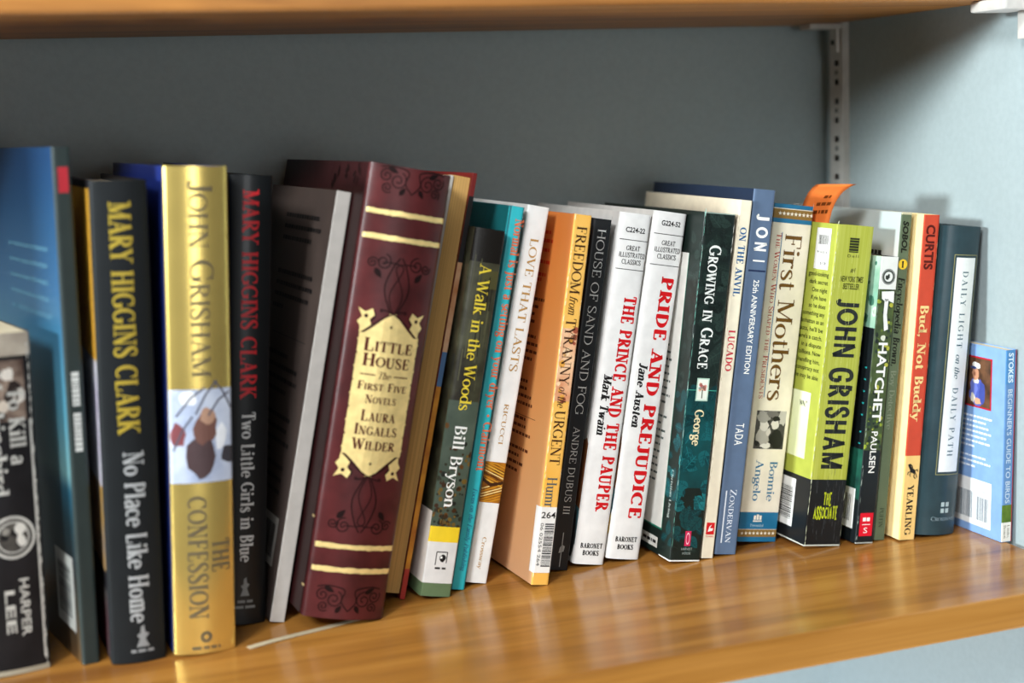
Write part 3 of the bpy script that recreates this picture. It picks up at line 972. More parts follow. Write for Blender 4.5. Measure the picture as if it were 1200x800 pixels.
S.wear(w - .4, 4, h - 2, M('f2dfb8', .5), rd, .4, .5)
RD = M('c23a22', .45)
for y, t in ((262, RD), (272, RD), (283, RD), (297, RD), (312, RD), (318, RD)):
    C.words(-60, -22, h - (y - 250) * .48 - 6, 1.9, t, rd, fill=rd.uniform(.7, .95))
for k in range(24):
    if k in (4, 9, 10, 15, 19):
        continue
    C.words(-70, -24, h - 50 - k * 4.3, 1.7, M('5a2c16', .5), rd, fill=rd.uniform(.7, 1))
C.line([(-60, h - 117), (-20, h - 117)], .3, DB_)
r_ = b.done()
st = MB()
T1, T0 = 44.0, 6.9
def stick(u, v, off):
    return (u, b.dprof(u) - off, v) if u >= 0 else (-off, -u + .6, v)
KF = Face(st, stick, [0] + b.us)
sw = M('e9e7e3', .5)
for a, c in ((-4.5, 0), (0, .3), (.3, .7), (.7, w - .6), (w - .6, w - .1)):
    KF.rect(a, c, T0, T1, sw, .22)
KF.htext('264', (w * .5 + .2, T1 - 4.4), 8.6, 3.6, INK, font='sans', off=.3, bold=.012)
KF.bars(w * .5 - 1.2, w * .5 + 4.4, T0 + 3.5, T1 - 9, INK, rd, vert=False, off=.3)
KF.text('06 02554 264', (w * .5 - 2.9, T1 - 9), (w * .5 - 2.9, T0 + 4), 1.9, INK, font='sans', off=.3)
st.build('barcode_sticker', r_, 'white library sticker with black barcode')

# --- black paperback
b = Book('paperback_book', 'slim black paperback with thin white serif lettering, beside the orange one', 266.6, 148.4, 9.77, 0.00, 11.1, 201.3, 126, M('1b1d1f', .38), M('1b1d1f', .4), rad=.7)
S = b.S; w, h = b.w, b.h
u0 = w * .52
S.text('HOUSE OF SAND AND FOG', (u0, 195.9), (u0, 90.1), 5.0, M('d2d4d2'), font='light')
S.text('ANDRE DUBUS III', (u0, 83.3), (u0, 32.3), 4.0, M('c9cac8'), font='light')
v1, v0 = 21.9, 1.9
S.line([(u0, v0), (u0, v1)], .5, M('9c9d9b'))
S.shape([(u0 - 1.6, (v0 + v1) / 2 - 2), (u0 + 1.4, (v0 + v1) / 2 - 1), (u0 + 1.8, (v0 + v1) / 2 + 2), (u0, (v0 + v1) / 2 + 3), (u0 - 1.2, (v0 + v1) / 2 + 1)], M('9c9d9b'))
S.wear(w - .3, 4, h, M('6a6c6c', .5), random.Random(3), .3, .5)
b.done()

# --- two white illustrated classics
RED = M('d3141c', .4)
def classic(args, label, no, lines, title, tp, author, ap, foot, seed):
    rd = random.Random(seed)
    b = Book('hardcover_book', label, *args, 129, M('ebebe9', .34), M('d9d6d2', .4), rad=2.0, bulge=.8, page=PAGEW)
    S = b.S; w = b.w
    S.htext(no, (w * .52, lines[0]), 12, 2.9, INK, font='sans', bold=.02)
    for k in (1, 5):
        S.rect(1.2, w - .6, lines[k] - .2, lines[k] + .2, M('4a4a48', .5), .1)
    for k, (t, wd) in enumerate((('GREAT', 8.6), ('ILLUSTRATED', 16.4), ('CLASSICS', 12))):
        S.htext(t, (w * .52, lines[2 + k]), wd, 2.7, INK, font='fine')
    S.text(title, (w * .65, tp[0]), (w * .65, tp[1]), 7.5, RED, font='slab')
    S.text(author, (w * .3, ap[0]), (w * .28, ap[1]), 5.0, INK, font='slab', shear=.18)
    S.htext('BARONET', (w * .5, foot[0]), 14, 2.8, INK, font='slab')
    S.htext('BOOKS', (w * .5, foot[1]), 10.4, 2.8, INK, font='slab')
    for k in range(7):
        b.C.blob(-rd.uniform(2, 10), rd.uniform(6, 60), rd.uniform(3, 9), M(rd.choice(['2c4a52', 'c9a227', '3a3a3a', '7b4a2a', '48707a']), .4), rd, .08 + k * .01, ry=14, box=(-40, -1.5, 3, 80))
    b.done()
classic((281.2, 148.4, 10.28, -0.06, 19.5, 202.7), 'white hardcover with red title, left of the two white ones', 'C224-22', [193.4, 187.6, 183.0, 179.1, 175.2, 170.9], 'THE PRINCE AND THE PAUPER', (156.2, 31.6), 'Mark Twain', (110.1, 75.0), (11.0, 6.8), 21)
classic((302.2, 148.1, 10.33, 0.12, 20.8, 202.1), 'white hardcover with red title, right of the two white ones', 'G224-52', [195.7, 189.3, 184.4, 180.5, 176.6, 171.7], 'PRIDE AND PREJUDICE', (165.5, 23.7), 'Jane Austen', (114.4, 77.0), (11.8, 7.3), 22)

# --- dark green leaf patterned paperback
rd = random.Random(23)
b = Book('paperback_book', 'thick dark green leaf-patterned paperback with white creases down its spine', 332.9, 129.1, 7.79, 0.13, 19.6, 200.3, 138, M('15201d', .34), M('17231f', .36), rad=.8)
S, C = b.S, b.C; w, h = b.w, b.h
vt1, vt0 = 99.8, 28.9
S.rect(.05, w - .05, vt0 + 14, vt1, M('104a4c', .34, hex2='0d3638', scale=60), .03)
def leafcol(v):
    f_ = max(0, 1 - abs(v - 54.8) / 46)
    if f_ > .45:
        return rd.choice([('15585c', '0f4246'), ('1a6c70', '124e52'), ('12494d', '1a686c'), ('0e393d', '165a5e')])
    if f_ > 0:
        return rd.choice([('0f3d3f', '0b2d2f'), ('114649', '0c3235'), ('0d3033', '134a4d')])
    return rd.choice([('1f2c28', '2b3d37'), ('182420', '23322d'), ('253530', '18231f'), ('131b19', '202d29')])
for k in range(150):
    v = rd.uniform(6, h - 2)
    c1, c2 = leafcol(v)
    S.leaf(rd.uniform(0, w), v, rd.uniform(6.5, 11), rd.uniform(0, 6.3), M(c1, .32), .05 + (k % 12) * .004, rd.uniform(.26, .4), (.1, w - .1, 1, h - .2), M(c2, .32))
for k in range(46):
    v = rd.uniform(6, h - 2)
    c1, c2 = leafcol(v)
    C.leaf(-rd.uniform(0, 13), v, rd.uniform(6, 10), rd.uniform(0, 6.3), M(c1, .32), .05 + (k % 9) * .004, .32, (-13.5, -.2, 3, h - .2), M(c2, .32))
C.rect(-136, -14, 16, h - 24, M('e0ded8', .42), .1)
C.rect(-136, -13.2, 15, 16, M('1d7a62', .4), .1)
C.rect(-14, -13.4, 15, h - 24, M('1d7a62', .4), .1)
for k in range(22):
    C.words(-40, -19, h - 70 - k * 4.2, 1.3, M('57605c'), rd, off=.16, fill=rd.uniform(.5, 1))
C.rect(-38, -17, 3.4, 9.6, M('d9d8d2', .45), .1)
C.words(-36, -19, 6.5, 1.8, INK, rd, off=.16)
C.text('Christian Living', (-6.5, 52), (-6.5, 24), 2.4, M('a9b3ac'), font='serif')
S.text('Growing in Grace', (8.4, 182.2), (9.5, 111.6), 7.6, M('e4e6e1'), font='bold', sc=True)
S.text('George', (9.4, 88.5), (9.4, 67.7), 5.8, M('e3d3a8'), font='bold')
u, v = (9.8, 100.0)
S.rect(u - 3.9, u + 3.9, v - 6.6, v + 6.6, M('a9c9b6', .4), .16)
S.rect(u - 3.2, u + 3.2, v - 5.9, v + 5.9, M('dfe3d8', .4), .18)
for k in range(12):
    S.blob(u + rd.uniform(-1.8, 1.8), v + 1.6 + rd.uniform(-1.8, 2.2), 1.1, M(rd.choice(['d99a8c', 'c96f6c', 'e6b9a0', '8aa3a0'])), rd, .2, n=7)
S.rect(u - .35, u + .35, v - 5, v, M('6a6a5c'), .2)
S.rect(.2, w - .2, vt1 - .4, vt1, M('3f9a86', .4), .14)
u, v = (10.3, 13.4)
S.rect(u - 1.9, u + 1.9, v - 4.4, v + 4.4, M('c3234f', .4), .16)
S.disc(u, v, 1.2, M('e8b9c4'), .2, 16, ry=3.6, inner=.75)
S.htext('HARVEST', (u, 7.3), 7, 1.5, M('9aa39d'), font='sans', off=.16)
S.htext('HOUSE', (u, 4.8), 5.2, 1.5, M('9aa39d'), font='sans', off=.16)
cre = M('5f9a8a', .5)
S.wear(.5, 8, h - 2, cre, rd, .3, .8, .2)
S.wear(.5, 0, h, M('b9c9c0', .5), rd, .25, .2, .22)
S.wear(w - .5, h - 22, h, WHITEW, rd, .8, .7, .2)
S.rect(0, w, 0, .8, WHITEW, .2)
S.rect(0, w, h - .5, h, M('8fa39a', .5), .2)
C.rect(-14, 0, 0, .7, WHITEW, .1)
b.done()

# --- cream paperback
rd = random.Random(24)
b = Book('paperback_book', 'narrow cream paperback with blue title and red author name', 354.3, 131.1, 7.95, -2.50, 7.5, 207.6, 136, M('e6dcc4', .45), M('ddd0b8', .45), rad=.6)
S = b.S; w, h = b.w, b.h
u0 = w * .5
S.text('ON THE ANVIL', (u0, 192.2), (u0, 152.8), 4.0, M('2d5c8c', .45), font='bold')
S.text('LUCADO', (u0, 133.7), (u0, 109.8), 4.0, M('c33a48', .45), font='bold')
u, v = u0, 17.7
S.rect(u - 2.6, u + 2.6, v - 3.6, v + 3.4, M('cf1d22', .45), .1)
S.shape([(u - 1.6, v - 2), (u + 1.4, v - 1.4), (u + 1.8, v), (u - .4, v + .2), (u + .8, v + 2.4), (u - .6, v + 1.2)], WHT, .14)
S.htext('Tyndale', (u, v - 4.6), 5, 1.1, RED, font='sans')
S.wear(.3, 2, h, M('b9a98a', .5), rd, .25, .4)
b.done()

# --- slate blue book
b = Book('hardcover_book', 'tall slate blue hardcover with widely spaced white capitals, highest of its neighbours', 363.7, 131.9, 7.82, -2.20, 13.5, 212.5, 142, M('586a84', .45), M('1f2b40', .4), rad=.8)
S, C = b.S, b.C; w, h = b.w, b.h
u0 = w * .5
for ch, y0, y1 in (('J', 198.5, 194.4), ('O', 191.2, 184.9), ('N', 183.0, 176.9), ('I', 172.7, 171.0)):
    S.text(ch, (u0 + .8, y0), (u0 + .8, y1), 7.6, WHT, font='gothic')
v = 166.1
S.rect(w * .12, w * .92, v - .5, v + .5, M('1d2a4a', .4))
S.text('25th ANNIVERSARY EDITION', (w * .56, 160.9), (w * .56, 106.6), 3.6, WHT, font='sans', bold=.012)
S.text('TADA', (w * .54, 77.6), (w * .54, 64.8), 5.4, WHT, font='sans', track=.15)
S.text('Zondervan', (w * .56, 38.8), (w * .56, 6.8), 4.0, M('d5dbe4'), font='serif', sc=True)
S.rect(w * .2, w * .26, 6.8, 37.8, M('d5dbe4'), .1)
b.done()

# --- cream book with big brown title
rd = random.Random(26)
b = Book('paperback_book', 'cream paperback with big brown title, black and white photograph and star bands', 384.3, 142.9, 8.15, 0.52, 26.5, 200.9, 128, M('e8dfca', .4), M('d6ccb6', .4), rad=.8)
S = b.S; w, h = b.w, b.h
TB = M('1f6c93', .4); BRB = M('8a6a35', .42); STAR = M('ece4d2')
def star(u, v, r):
    pts = []
    for i in range(10):
        a = math.pi / 2 + i * math.pi / 5
        q = r if i % 2 == 0 else r * .42
        pts.append((u + q * math.cos(a), v + q * math.sin(a)))
    S.poly([(u, v)] + pts, [(0, i + 1, (i + 1) % 10 + 1) for i in range(10)], STAR, .16)
S.rect(0, w, 198.5, h, TB, .06)
S.rect(0, w, 192.5, 198.0, BRB, .06)
S.rect(0, w, 190.0, 192.5, TB, .06)
for k in range(9):
    star(w * .16 + k * (w * .8) / 8, 195.4, 1.35)
S.text('First Mothers', (16.8, 184.3), (13.2, 84.9), 11.0, M('6b4a1e', .45), font='serif')
ul = (7.2, 155.5)[0]
S.rect(ul - .25, ul + .25, 87.0, 184.5, TB, .1)
S.text('The Women Who Shaped the Presidents', (w * .2, 184.0), (w * .2, 86.0), 3.2, M('b5463a', .45), font='serif', sc=True)
p0 = (2.4, 56.2); p1 = (22.7, 79.1)
pu0, pu1, pv0, pv1 = w * .14, w * .9, p0[1], p1[1]
S.rect(pu0, pu1, pv0, pv1, M('4d4a46', .4, hex2='2e2c2a', scale=90), .1)
bx = (pu0, pu1, pv0, pv1)
pw, ph = pu1 - pu0, pv1 - pv0
for (a, c, r, ry, col) in ((.25, .85, 5, 3.5, '9a968e'), (.55, .92, 4, 2.5, '6f6b66'), (.9, .85, 3, 5, 'b7b2a8'), (.28, .35, 4.5, 6, 'a9a49a'), (.3, .62, 3.2, 3.4, 'cfc9be'), (.3, .73, 3.3, 2.0, '1a1918'), (.74, .28, 5, 6.5, '131313'), (.66, .66, 2.7, 3.3, 'd3cdc2'), (.68, .8, 2.9, 1.7, '161514'), (.7, .36, 1.2, 3.6, 'e9e5dc'), (.4, .1, 4, 2.0, 'dad5ca'), (.1, .2, 2.2, 3, '1b1a19'), (.46, .45, 1.6, 2.4, 'c9c3b8')):
    S.blob(pu0 + a * pw, pv0 + c * ph, r, M(col, .4), rd, .12 + rd.random() * .03, ry=ry, box=bx)
S.text('Bonnie', (w * .72, 49.0), (w * .72, 24.7), 5.0, TB, font='serif')
S.text('Angelo', (w * .36, 49.5), (w * .36, 24.7), 5.0, TB, font='serif')
S.rect(0, w, 7.6, 17.9, TB, .06)
S.rect(0, w, 2.9, 7.3, BRB, .06)
S.rect(0, w, 0, 2.9, TB, .06)
for k in range(9):
    star(w * .1 + k * (w * .8) / 8, 5.1, 1.2)
u, v = w * .46, 14.3
for k in range(3):
    S.rect(u - 2.6 + k * 1.9, u - 1.1 + k * 1.9, v - 1, v + 2.2 - abs(k - 1) * .6, STAR, .12)
S.rect(u - 3, u + 3, v - 2.2, v - 1.4, STAR, .12)
S.htext('Perennial', (u, v - 4.4), 9, 1.7, M('a9c6d2'), font='serif')
S.wear(w - .4, h - 20, h, WHITEW, rd, .5, .6)
b.done()

# --- lime green pocket novel
rd = random.Random(27)
LIME = M('a3a83a', .42, hex2='b3b752', scale=1.0, stretch=(900, 14, 14))
b = Book('paperback_book', 'thick lime green paperback with black foot and tall condensed black lettering', 414.7, 118.2, 7.46, 0.74, 24.9, 188.5, 105, LIME, M('9fa542', .42), rad=.7)
S, C = b.S, b.C; w, h = b.w, b.h
vk = 39.7
BK2 = M('131517', .34)
S.rect(0, w, 0, vk, BK2, .05)
C.rect(-104, 0, 0, vk, BK2, .05)
u, v = (12.6, 177.1)
S.rect(u - 3.2, u + 3.2, v - 4.2, v + 4.2, M('2b2d1a', .45), .1)
for k in range(5):
    S.rect(u - 3.2, u + 3.2, v - 3.6 + k * 1.6, v - 3.3 + k * 1.6, M('8f9a2c', .45), .13)
S.htext('Dell', (u, 170.9), 7.4, 1.7, INK, font='sans', track=.4)
S.htext('#1', (w * .54, 162.8), 3, 2.8, INK, font='sans', shear=.15)
S.htext('NEW YORK TIMES', (w * .54, 157.6), 15.4, 3.4, M('3b3f12', .45), font='sans', shear=.15, bold=.015)
S.htext('BESTSELLER', (w * .54, 153.4), 11, 3.4, M('3b3f12', .45), font='sans', shear=.15, bold=.015)
S.text('JOHN GRISHAM', (12.4, 145.9), (13.9, 45.5), 14.4, M('1b1d1c', .38, hex2='3a3d24', scale=1.0, stretch=(700, 25, 25), lo=.55, hi=.75), font='gothic')
S.htext('THE', (w * .52, 28.0), 5.6, 7.0, M('b9c423', .45), font='gothic')
S.htext('ASSOCIATE', (w * .5, 19.8), 16.6, 7.0, M('b9c423', .45), font='gothic')
crs = M('c9cdb0', .5)
for k in range(16):
    S.wear(rd.uniform(1, w - 1), rd.uniform(0, 20), rd.uniform(25, vk + 8), M('55585a', .5), rd, .22, .5, .16)
for k in range(9):
    S.wear(rd.uniform(1, w - 1), vk + rd.uniform(0, 60), h - rd.uniform(0, 40), M('d9e08a', .5), rd, .2, .4, .16)
S.wear(.5, 0, h, crs, rd, .5, .8, .18)
S.wear(w - .4, 0, h, crs, rd, .35, .5, .18)
S.rect(0, w, 0, .9, M('b9b8ac', .5), .2)
C.rect(-40, 0, 0, .8, M('b9b8ac', .5), .12)
TXT = M('2b3010', .5)
tv0, tv1 = (-6.4, 158.8)[1], (-9.4, 98.5)[1]
lines_ = ['good-looking', 'dark secret', 'One night', 'Kyle have', 'so he does', 'something any', 'Manhattan as an', "casts, he'll be", "there's a catch.", 'in a dispute', 'billions. Now', 'handling him,', 'conspiracy not', 'he may be able']
for k, t in enumerate(lines_):
    v = tv0 + (tv1 - tv0) * k / 13
    wd = len(t) * 1.75
    C.text(t, (-3.4 - wd, v), (-3.4, v), 2.7, TXT, font='sans', d='h', bold=.012)
C.rect(-40, -9, (-1.1, 50.0)[1], (-8.5, 89.1)[1], M('e4e8c8', .45, hex2='d5dc90', scale=15), .07)
C.htext('WN."', (-16, (-7.2, 82.2)[1]), 8, 3.4, INK, font='sans', bold=.03)
C.rect(-40, -15, 8, vk - 3, M('d9d8d4', .5), .09)
C.bars(-34, -17, 12, vk - 8, INK, rd, vert=False, off=.14)
r_ = b.done()
st = MB()
KF = Face(st, lambda a, v, off: (-off, -a, v))
sv1 = h - 3
KF.rect(-20, -5, sv1 - 24, sv1, M('d5d3cf', .5), .16)
KF.bars(-17, -7.5, sv1 - 9.5, sv1 - 4, INK, rd, vert=True, off=.22)
KF.htext('9/24/2016', (-12.5, sv1 - 14), 10, 1.6, INK, font='sans', off=.22)
KF.htext('$1.00', (-10.5, sv1 - 20.4), 6, 1.9, INK, font='sans', off=.22)
st.build('price_sticker', r_, 'white price sticker')
assoc_root = r_

# orange paper slip standing out of the lime book
m = MB()
sl = M('cf6c30', .55, var=.04)
slt = M('6b3208', .6)
n = 14
def slip(t, s_):
    """t 0..1 up the slip, s_ 0 (near) .. 1 (far): local mm of the lime book"""
    v = 150 + t * 70 + (-3.5 * s_ * t if t > .5 else 0)
    top = max(0, (v - 186) / 33)
    u = 3.2 + 15 * top ** 2.2 * (1 - .25 * s_)
    v -= 7 * top ** 3
    return (u, 14 + 32 * s_, v)
P_ = [[slip(i / n, j / 6) for j in range(7)] for i in range(n + 1)]
vs, fs = [], []
for q in (0, .18):
    for i in range(n + 1):
        for j in range(7):
            x_, y_, z_ = P_[i][j]
            vs.append((x_ + q, y_, z_))
N = (n + 1) * 7
for i in range(n):
    for j in range(6):
        a = i * 7 + j
        fs += [(a, a + 7, a + 8, a + 1), (N + a, N + a + 1, N + a + 8, N + a + 7)]
for i in range(n):
    for j in (0, 6):
        a = i * 7 + j
        fs.append((a, a + 7, N + a + 7, N + a))
for j in range(6):
    for i in (0, n):
        a = i * 7 + j
        fs.append((a, a + 1, N + a + 1, N + a))
m.add(vs, fs, sl, True)
def slipface(a, v, off):
    t = v
    x_, y_, z_ = slip(t, 1 - a)
    return (x_ - off, y_, z_)
SF = Face(m, slipface)
rd = random.Random(5)
for k, (a0, a1) in enumerate(((.58, .78), (.45, .9), (.42, .88))):
    t = .80 - k * .075
    a = a0
    while a < a1:
        ww = rd.uniform(.06, .14)
        SF.rect(a, min(a + ww, a1), t - .016, t + .016, slt, .12)
        a += ww + .03
o = m.build('bookmark_slip')
o.location = assoc_root.location
o.rotation_euler = assoc_root.rotation_euler
tag(o, 'curled orange paper slip sticking up out of the lime green book', 'bookmark')

# --- dark pocket novel with a white axe
rd = random.Random(28)
b = Book('paperback_book', 'small dark pocket paperback with white axe and round seal at its spine top', 447.2, 114.1, 6.26, 1.18, 12.3, 169.8, 105, M('10171b', .36), M('12171a', .36), rad=.7)
S, C = b.S, b.C; w, h = b.w, b.h
vf = 69.9
S.rect(.05, w - .05, vf - 14, h, M('2c3a22', .36, hex2='4a5a2c', scale=90), .03)
for k in range(120):
    v = vf - 14 + (h - vf + 10) * rd.random()
    S.blob(rd.uniform(.4, w - .4), v, rd.uniform(.5, 1.6), M(rd.choice(['8a9a2c', '1b2618', '3d5226', '5c6e2a', '20302a', 'a8a83a', '16201a']), .36), rd, .05 + (k % 6) * .005, n=6, box=(.1, w - .1, vf - 20, h - 20))
S.rect(.05, w - .05, 150.8, h, M('dfe0da', .42), .09)
u, v = (6.3, 158.1)
S.disc(w * .5, v, 4.6, M('2f332e', .45), .13, 28, inner=.93)
S.disc(w * .5, v, 4.1, M('4b504a', .45), .13, 28)
S.disc(w * .5, v, 2.9, M('dfe0da', .45), .15, 24)
for k in range(5):
    S.blob(w * .5 + rd.uniform(-1.3, 1.3), v + rd.uniform(-1.3, 1.3), .9, M('3a3e39'), rd, .17, n=7)
va, vb_ = 149.9, 126.4
AX = M('e6e6e2', .42)
L_ = va - vb_
S.shape([(w * .2, va - .5), (w * .9, va), (w * .92, va - L_ * .3), (w * .62, va - L_ * .24), (w * .48, va - L_ * .28), (w * .24, va - L_ * .2)], AX, .14)
S.shape([(w * .4, va - L_ * .2), (w * .62, va - L_ * .2), (w * .6, va - L_ * .6), (w * .74, va - L_ * .95), (w * .52, va - L_ * 1.0), (w * .4, va - L_ * .62)], AX, .14)
S.blob(w * .5, 122.4, 1.8, M('d8dac8'), rd, .13)
S.text('HATCHET', (w * .56, 119.6), (w * .56, 73.0), 6.2, WHT, font='sans', bold=.02)
S.text('PAULSEN', (w * .54, 67.1), (w * .54, 42.4), 4.4, WHT, font='sans', bold=.012)
v1, v0 = 18.3, 4.4
S.rect(w * .14, w * .88, v0, v1, M('d3182c', .42), .1)
vm = (v0 + v1) / 2
S.rect(w * .3, w * .48, vm + 2, vm + 4.2, WHT, .14)
S.rect(w * .52, w * .7, vm + 2, vm + 4.2, WHT, .14)
S.rect(w * .28, w * .74, vm - .2, vm + .2, WHT, .14)
S.htext('S', (w * .5, vm - 3.4), 2.6, 3.4, WHT, font='sans')
C.rect(-104, 0, h - 42, h, M('6d9a84', .4, hex2='a9c4b0', scale=50), .05)
for k in range(14):
    C.blob(-rd.uniform(1, 20), rd.uniform(h - 40, h - 4), rd.uniform(1, 3), M(rd.choice(['3c6a58', 'c9d6c8', '7fae98']), .4), rd, .08, box=(-22, -.2, h - 42, h - .5))
for k, y in enumerate((h - 66, h - 73, h - 80, h - 87, h - 94, h - 104, h - 111)):
    C.rect(-6, -4, y, y + .9, M('1f8a86', .4), .08)
C.rect(-40, -.5, 26, 56, M('15332e', .4, hex2='1f5a48', scale=70), .06)
C.rect(-34, -4.5, 8, 32, M('e0dfdb', .45), .1)
C.bars(-30, -8, 12, 28, INK, rd, off=.15)
S.wear(.5, 2, h - 20, M('8f9a92', .5), rd, .4, .6, .16)
S.rect(0, w, 0, .7, M('a9aaa2', .5), .16)
b.done()

# --- thin dark green paperback
rd = random.Random(29)
b = Book('paperback_book', 'thin dark green paperback with a yellow number circle on its spine', 462.1, 117.0, 5.58, -1.95, 7.0, 194.5, 128, M('59664f', .42), M('b7c3c2', .42, hex2='c7ab9c', scale=7), rad=.5)
S, C = b.S, b.C; w, h = b.w, b.h
u0 = w * .5
S.text('SOBOL', (u0, 189.6), (u0, 171.0), 3.7, M('15180f', .45), font='sans', bold=.035, shear=.15)
v = 164.6
S.disc(u0, v, 3.0, M('e2bd33', .42), .12, 24)
S.text('1', (u0 - 1.3, v), (u0 + 1.1, v), 4.0, INK, font='bold', d='h', off=.17)
S.text('Encyclopedia Brown,', (u0, 156.8), (u0, 104.2), 4.2, M('13150f', .45), font='bold', shear=.15)
S.text('Boy Detective', (u0, 102.2), (u0, 67.0), 3.6, M('79836f', .45), font='serif')
S.text('PUFFIN', (u0, 19.6), (u0, 7.6), 2.6, M('2b3326', .45), font='serif')
C.htext('Brown!', ((-10.4, 162.6)[0] - 6, (-10.4, 162.6)[1]), 12, 4.6, INK, font='bold')
C.words((-17.9, 170.1)[0] - 12, (-17.9, 170.1)[0], (-17.9, 170.1)[1], 2.6, INK, rd)
S.rect(0, w, h - 1, h, M('b9b494', .5), .15)
S.wear(w - .3, 0, h, M('8d9684', .5), rd, .3, .5)
b.done()

# --- orange red and cream paperback
rd = random.Random(30)
b = Book('paperback_book', 'orange-red paperback with cream back cover and a running horse at the foot', 474.4, 109.5, 5.11, -0.34, 10.6, 192.8, 128, M('c5452b', .4), M('efd69c', .42), rad=.5)
S, C = b.S, b.C; w, h = b.w, b.h
vy = 50.8
S.rect(0, w, 0, vy, M('e6bf76', .42), .06)
S.rect(w - 1.1, w - .7, vy, h, M('b5341f', .45), .08)
u0 = w * .5
S.text('CURTIS', (u0, 187.0), (u0, 160.9), 6.0, M('57170f', .45), font='sans', bold=.035)
S.text('Bud, Not Buddy', (u0 - .3, 140.5), (u0 - .3, 71.5), 5.6, M('f0cf8a', .42), font='bold')
S.text('YEARLING', (u0, 33.1), (u0, 2.8), 4.2, INK, font='bold')
u, v = u0, 41.5
# leaping horse
S.shape([(u - 3.2, v + 4.0), (u - 1.6, v + 4.6), (u - .6, v + 2.4), (u + 2.2, v + .6), (u + 2.6, v - 1.2), (u + 1.2, v - 1.6), (u - 1.2, v - .4), (u - 1.9, v + 1.6), (u - 2.7, v + 2.8)], INK, .12)
S.line([(u - 1.2, v - .2), (u - 2.8, v - .8), (u - 3.0, v - 2.2)], .6, INK, .12)
S.line([(u - .6, v - .6), (u - 1.6, v - 2.2), (u - .8, v - 3.2)], .6, INK, .12)
S.line([(u + 1.8, v - 1.2), (u + 1.4, v - 3.2), (u + 2.6, v - 4.6)], .7, INK, .12)
S.line([(u + 2.3, v - 1.0), (u + 3.2, v - 2.8), (u + 3.6, v - 4.0)], .6, INK, .12)
S.line([(u + 2.4, v + .4), (u + 3.6, v + 1.0), (u + 3.9, v - .4)], .7, INK, .12)
S.line([(u - 1.5, v + 4.2), (u - .3, v + 3.2), (u + .2, v + 1.8)], .7, INK, .12)
S.wear(w - .4, 0, h, M('f0c8a0', .5), rd, .25, .4)
b.done()

# --- dark blue-green gift book with white title panel
b = Book('hardcover_book', 'dark slate hardcover with a tall white title panel on its rounded spine', 485.9, 110.4, 5.57, -0.62, 28.3, 184.2, 128, M('26393f', .28, var=.1), M('1f2e33', .35), hard=True, bulge=3.6, rad=2.0, page=PAGEW)
S = b.S; w, h = b.w, b.h
vt, vb = 165.8, 38.3
r_ = b.root
pn = MB()
PF = Face(pn, lambda u, v, off: (u, b.dprof(u) - off, v), b.us)
l0, l1 = w * .36, w * .86
GLN = M('8f8a5c', .45)
PF.rect(l0, l1, vb, vt, M('e4e5e1', .45), .12)
for a0, a1, c0, c1 in ((l0 - 1.5, l0 - 1.1, vb - 1.8, vt + 1.8), (l1 + 1.1, l1 + 1.5, vb - 1.8, vt + 1.8), (l0 - 1.5, l1 + 1.5, vt + 1.4, vt + 1.8), (l0 - 1.5, l1 + 1.5, vb - 1.8, vb - 1.4)):
    S.rect(a0, a1, c0, c1, GLN, .12)
uc = (l0 + l1) / 2
TN = M('2b5560', .45)
PF.text('DAILY LIGHT', (uc, 158.1), (uc, 111.3), 4.0, TN, font='serif', track=.25, off=.2)
PF.text('on the', (uc, 108.5), (uc, 94.2), 3.8, TN, font='serif', shear=.25, off=.2)
PF.text('DAILY PATH', (uc, 89.1), (uc, 46.6), 4.0, TN, font='serif', track=.25, off=.2)
u, v = (17.8, 16.6)
CR = M('a9b8b8', .4)
for i in (-1, 1):
    for j in (-1, 1):
        S.rect(uc + i * 1.7 - 1.2, uc + i * 1.7 + 1.2, v + j * 1.9 - 1.3, v + j * 1.9 + 1.3, CR)
S.htext('Crossway', (uc - .5, 9.9), 17, 2.4, M('83949a', .4), font='serif', sc=True)
b.done()
pn.build('title_panel', r_, 'white paper title panel')

# --- small blue bird guide
rd = random.Random(32)
b = Book('paperback_book', 'small light blue paperback with a photo of a man in a cap, at right end', 524.8, 80.4, 1.10, -0.31, 7.2, 114.0, 104, M('6088b8', .45), M('7da0d2', .42), rad=.4)
S, C = b.S, b.C; w, h = b.w, b.h
S.rect(w - .8, w, 0, h, M('a8303a', .45), .06)
u0 = w * .48
v1, v0 = 22.3, 11.8
S.rect(0, w - .8, v0, v1, M('5f7a2c', .45, hex2='4a6624', scale=200), .08)
S.rect(0, w - .8, .3, v0, M('dcdad2', .45), .08)
S.rect(0, w - .8, 94.1, h, M('4f86b8', .42), .05)
S.text('STOKES', (u0, 112.3), (u0, 94.8), 3.4, M('d5e6f0', .45), font='sans', bold=.03)
S.text("BEGINNER'S GUIDE TO BIRDS", (u0, 91.0), (u0, 23.3), 3.2, M('c3d3de', .45), font='sans', bold=.01)
S.text('Little,', (u0 + 1.2, v0 - 1.6), (u0 + 1.2, 2.2), 1.6, M('6a655c'), font='serif')
S.text('Brown', (u0 - 1.2, v0 - 1.6), (u0 - 1.2, 2.2), 1.6, M('6a655c'), font='serif')
q0 = (-12.2, 76.7); q1 = (-35.2, 106.4)
a0, a1 = q1[0] - 2, q0[0]
pv0, pv1 = q0[1] - .5, (-13.4, 106.9)[1]
C.rect(a0, a1, pv0, pv1, M('b01f2c', .42), .08)
a0 += 1.2; a1 -= 1.2; pv0 += 1; pv1 -= 1
C.rect(a0, a1, pv0, pv1, M('3a2a20', .42, hex2='6b4a34', scale=120), .12)
bx = (a0, a1, pv0, pv1)
aw, ah = a1 - a0, pv1 - pv0
def cb(x, y, r, ry, col, off=.16):
    C.blob(a0 + x * aw, pv0 + y * ah, r * aw, M(col, .42), rd, off, ry=ry * ah, box=bx, n=14)
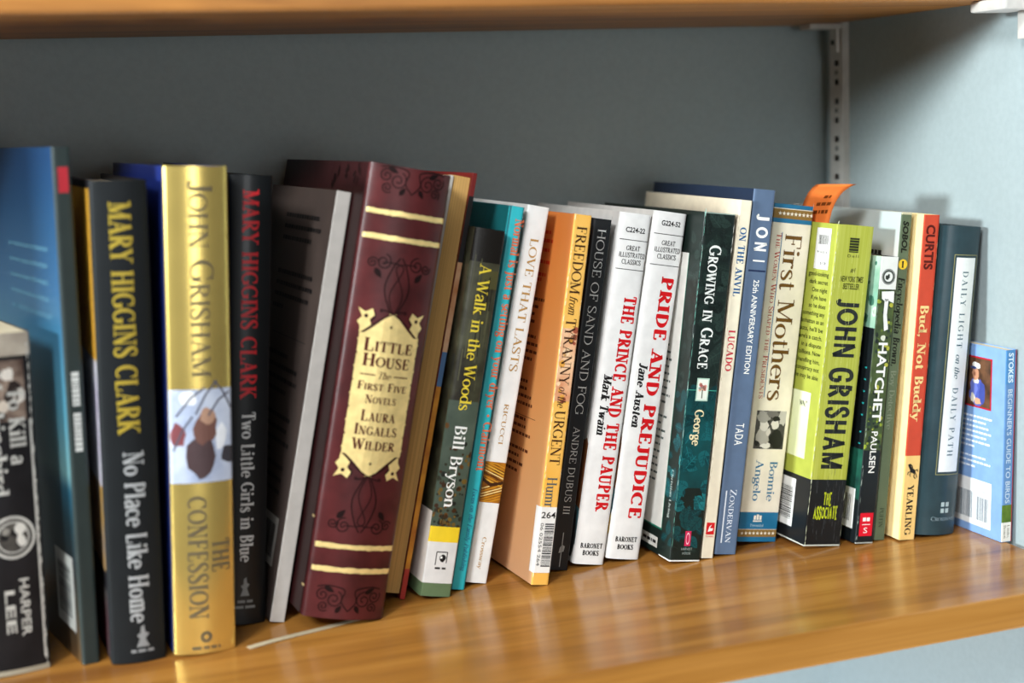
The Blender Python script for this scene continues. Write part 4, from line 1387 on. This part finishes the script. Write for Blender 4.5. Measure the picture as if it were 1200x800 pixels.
cb(.5, .28, .36, .27, '4d5aa8', .15)
cb(.34, .36, .16, .2, '6672bd', .16)
cb(.68, .3, .14, .24, '3f4b94', .165)
cb(.42, .52, .13, .06, 'd8d4cc', .17)
cb(.4, .68, .14, .14, 'c08a6c', .18)
cb(.36, .66, .04, .05, '8f5a44', .19)
cb(.4, .84, .17, .07, 'e6e3dc', .19)
cb(.3, .79, .14, .03, '3d4a7a', .2)
cb(.3, .16, .1, .1, 'dcd6c8', .18)
cb(.5, .1, .14, .07, 'c99a7c', .19)
for k in range(11):
    if k == 7:
        continue
    C.words(a0 - 8, a1 + 2.5, pv0 - 6.5 - k * 3.05, 1.1, M('e9f0f8', .45), rd, fill=(.55 if k in (6, 10) else rd.uniform(.82, 1)), gap=.7)
r0 = (-10.1, 4.7)
bt = r0[1] + 30
C.rect(a0 - 26, r0[0], r0[1], bt - 2, M('e9eaea', .45), .1)
C.bars(a0 - 22, r0[0] - 17, r0[1] + 3.5, bt - 10, M('5a6a78', .5), rd, off=.15)
C.bars(r0[0] - 13, r0[0] - 2.5, r0[1] + 3.5, bt - 12, M('5a6a78', .5), rd, off=.15)
C.htext('51995', (r0[0] - 8, bt - 8.6), 6, 1.6, M('6a7884'), font='sans', off=.15)
b.done()

# ------------------------------------------------------------------ paper strip under the maroon volume
m = MB()
pp = M('b5a589', .6, var=.06)
pts = []
A_, B_ = Vector((86.5, 103.5)), Vector((150, 121.5))
n = 14
vs, fs = [], []
for i in range(n + 1):
    t = i / n
    p = A_.lerp(B_, t)
    nn = Vector((-.272, .962)) * 2.1
    z = .12 + .5 * math.sin(math.pi * min(1, t * 1.6)) * (1 - t)
    for sg, dz in ((-1, 0), (1, 0), (-1, .25), (1, .25)):
        q = p + nn * sg
        vs.append((q.x, q.y, z + dz))
    if i:
        a, c = 4 * i - 4, 4 * i
        fs += [(a + 2, c + 2, c + 3, a + 3), (a + 1, c + 1, c, a), (a, c, c + 2, a + 2), (a + 3, c + 3, c + 1, a + 1)]
fs += [(0, 2, 3, 1), (4 * n, 4 * n + 1, 4 * n + 3, 4 * n + 2)]
m.add(vs, fs, pp)
o = m.build('paper_strip')
tag(o, 'thin off-white paper strip lying on the shelf under the maroon volume', 'paper strip')
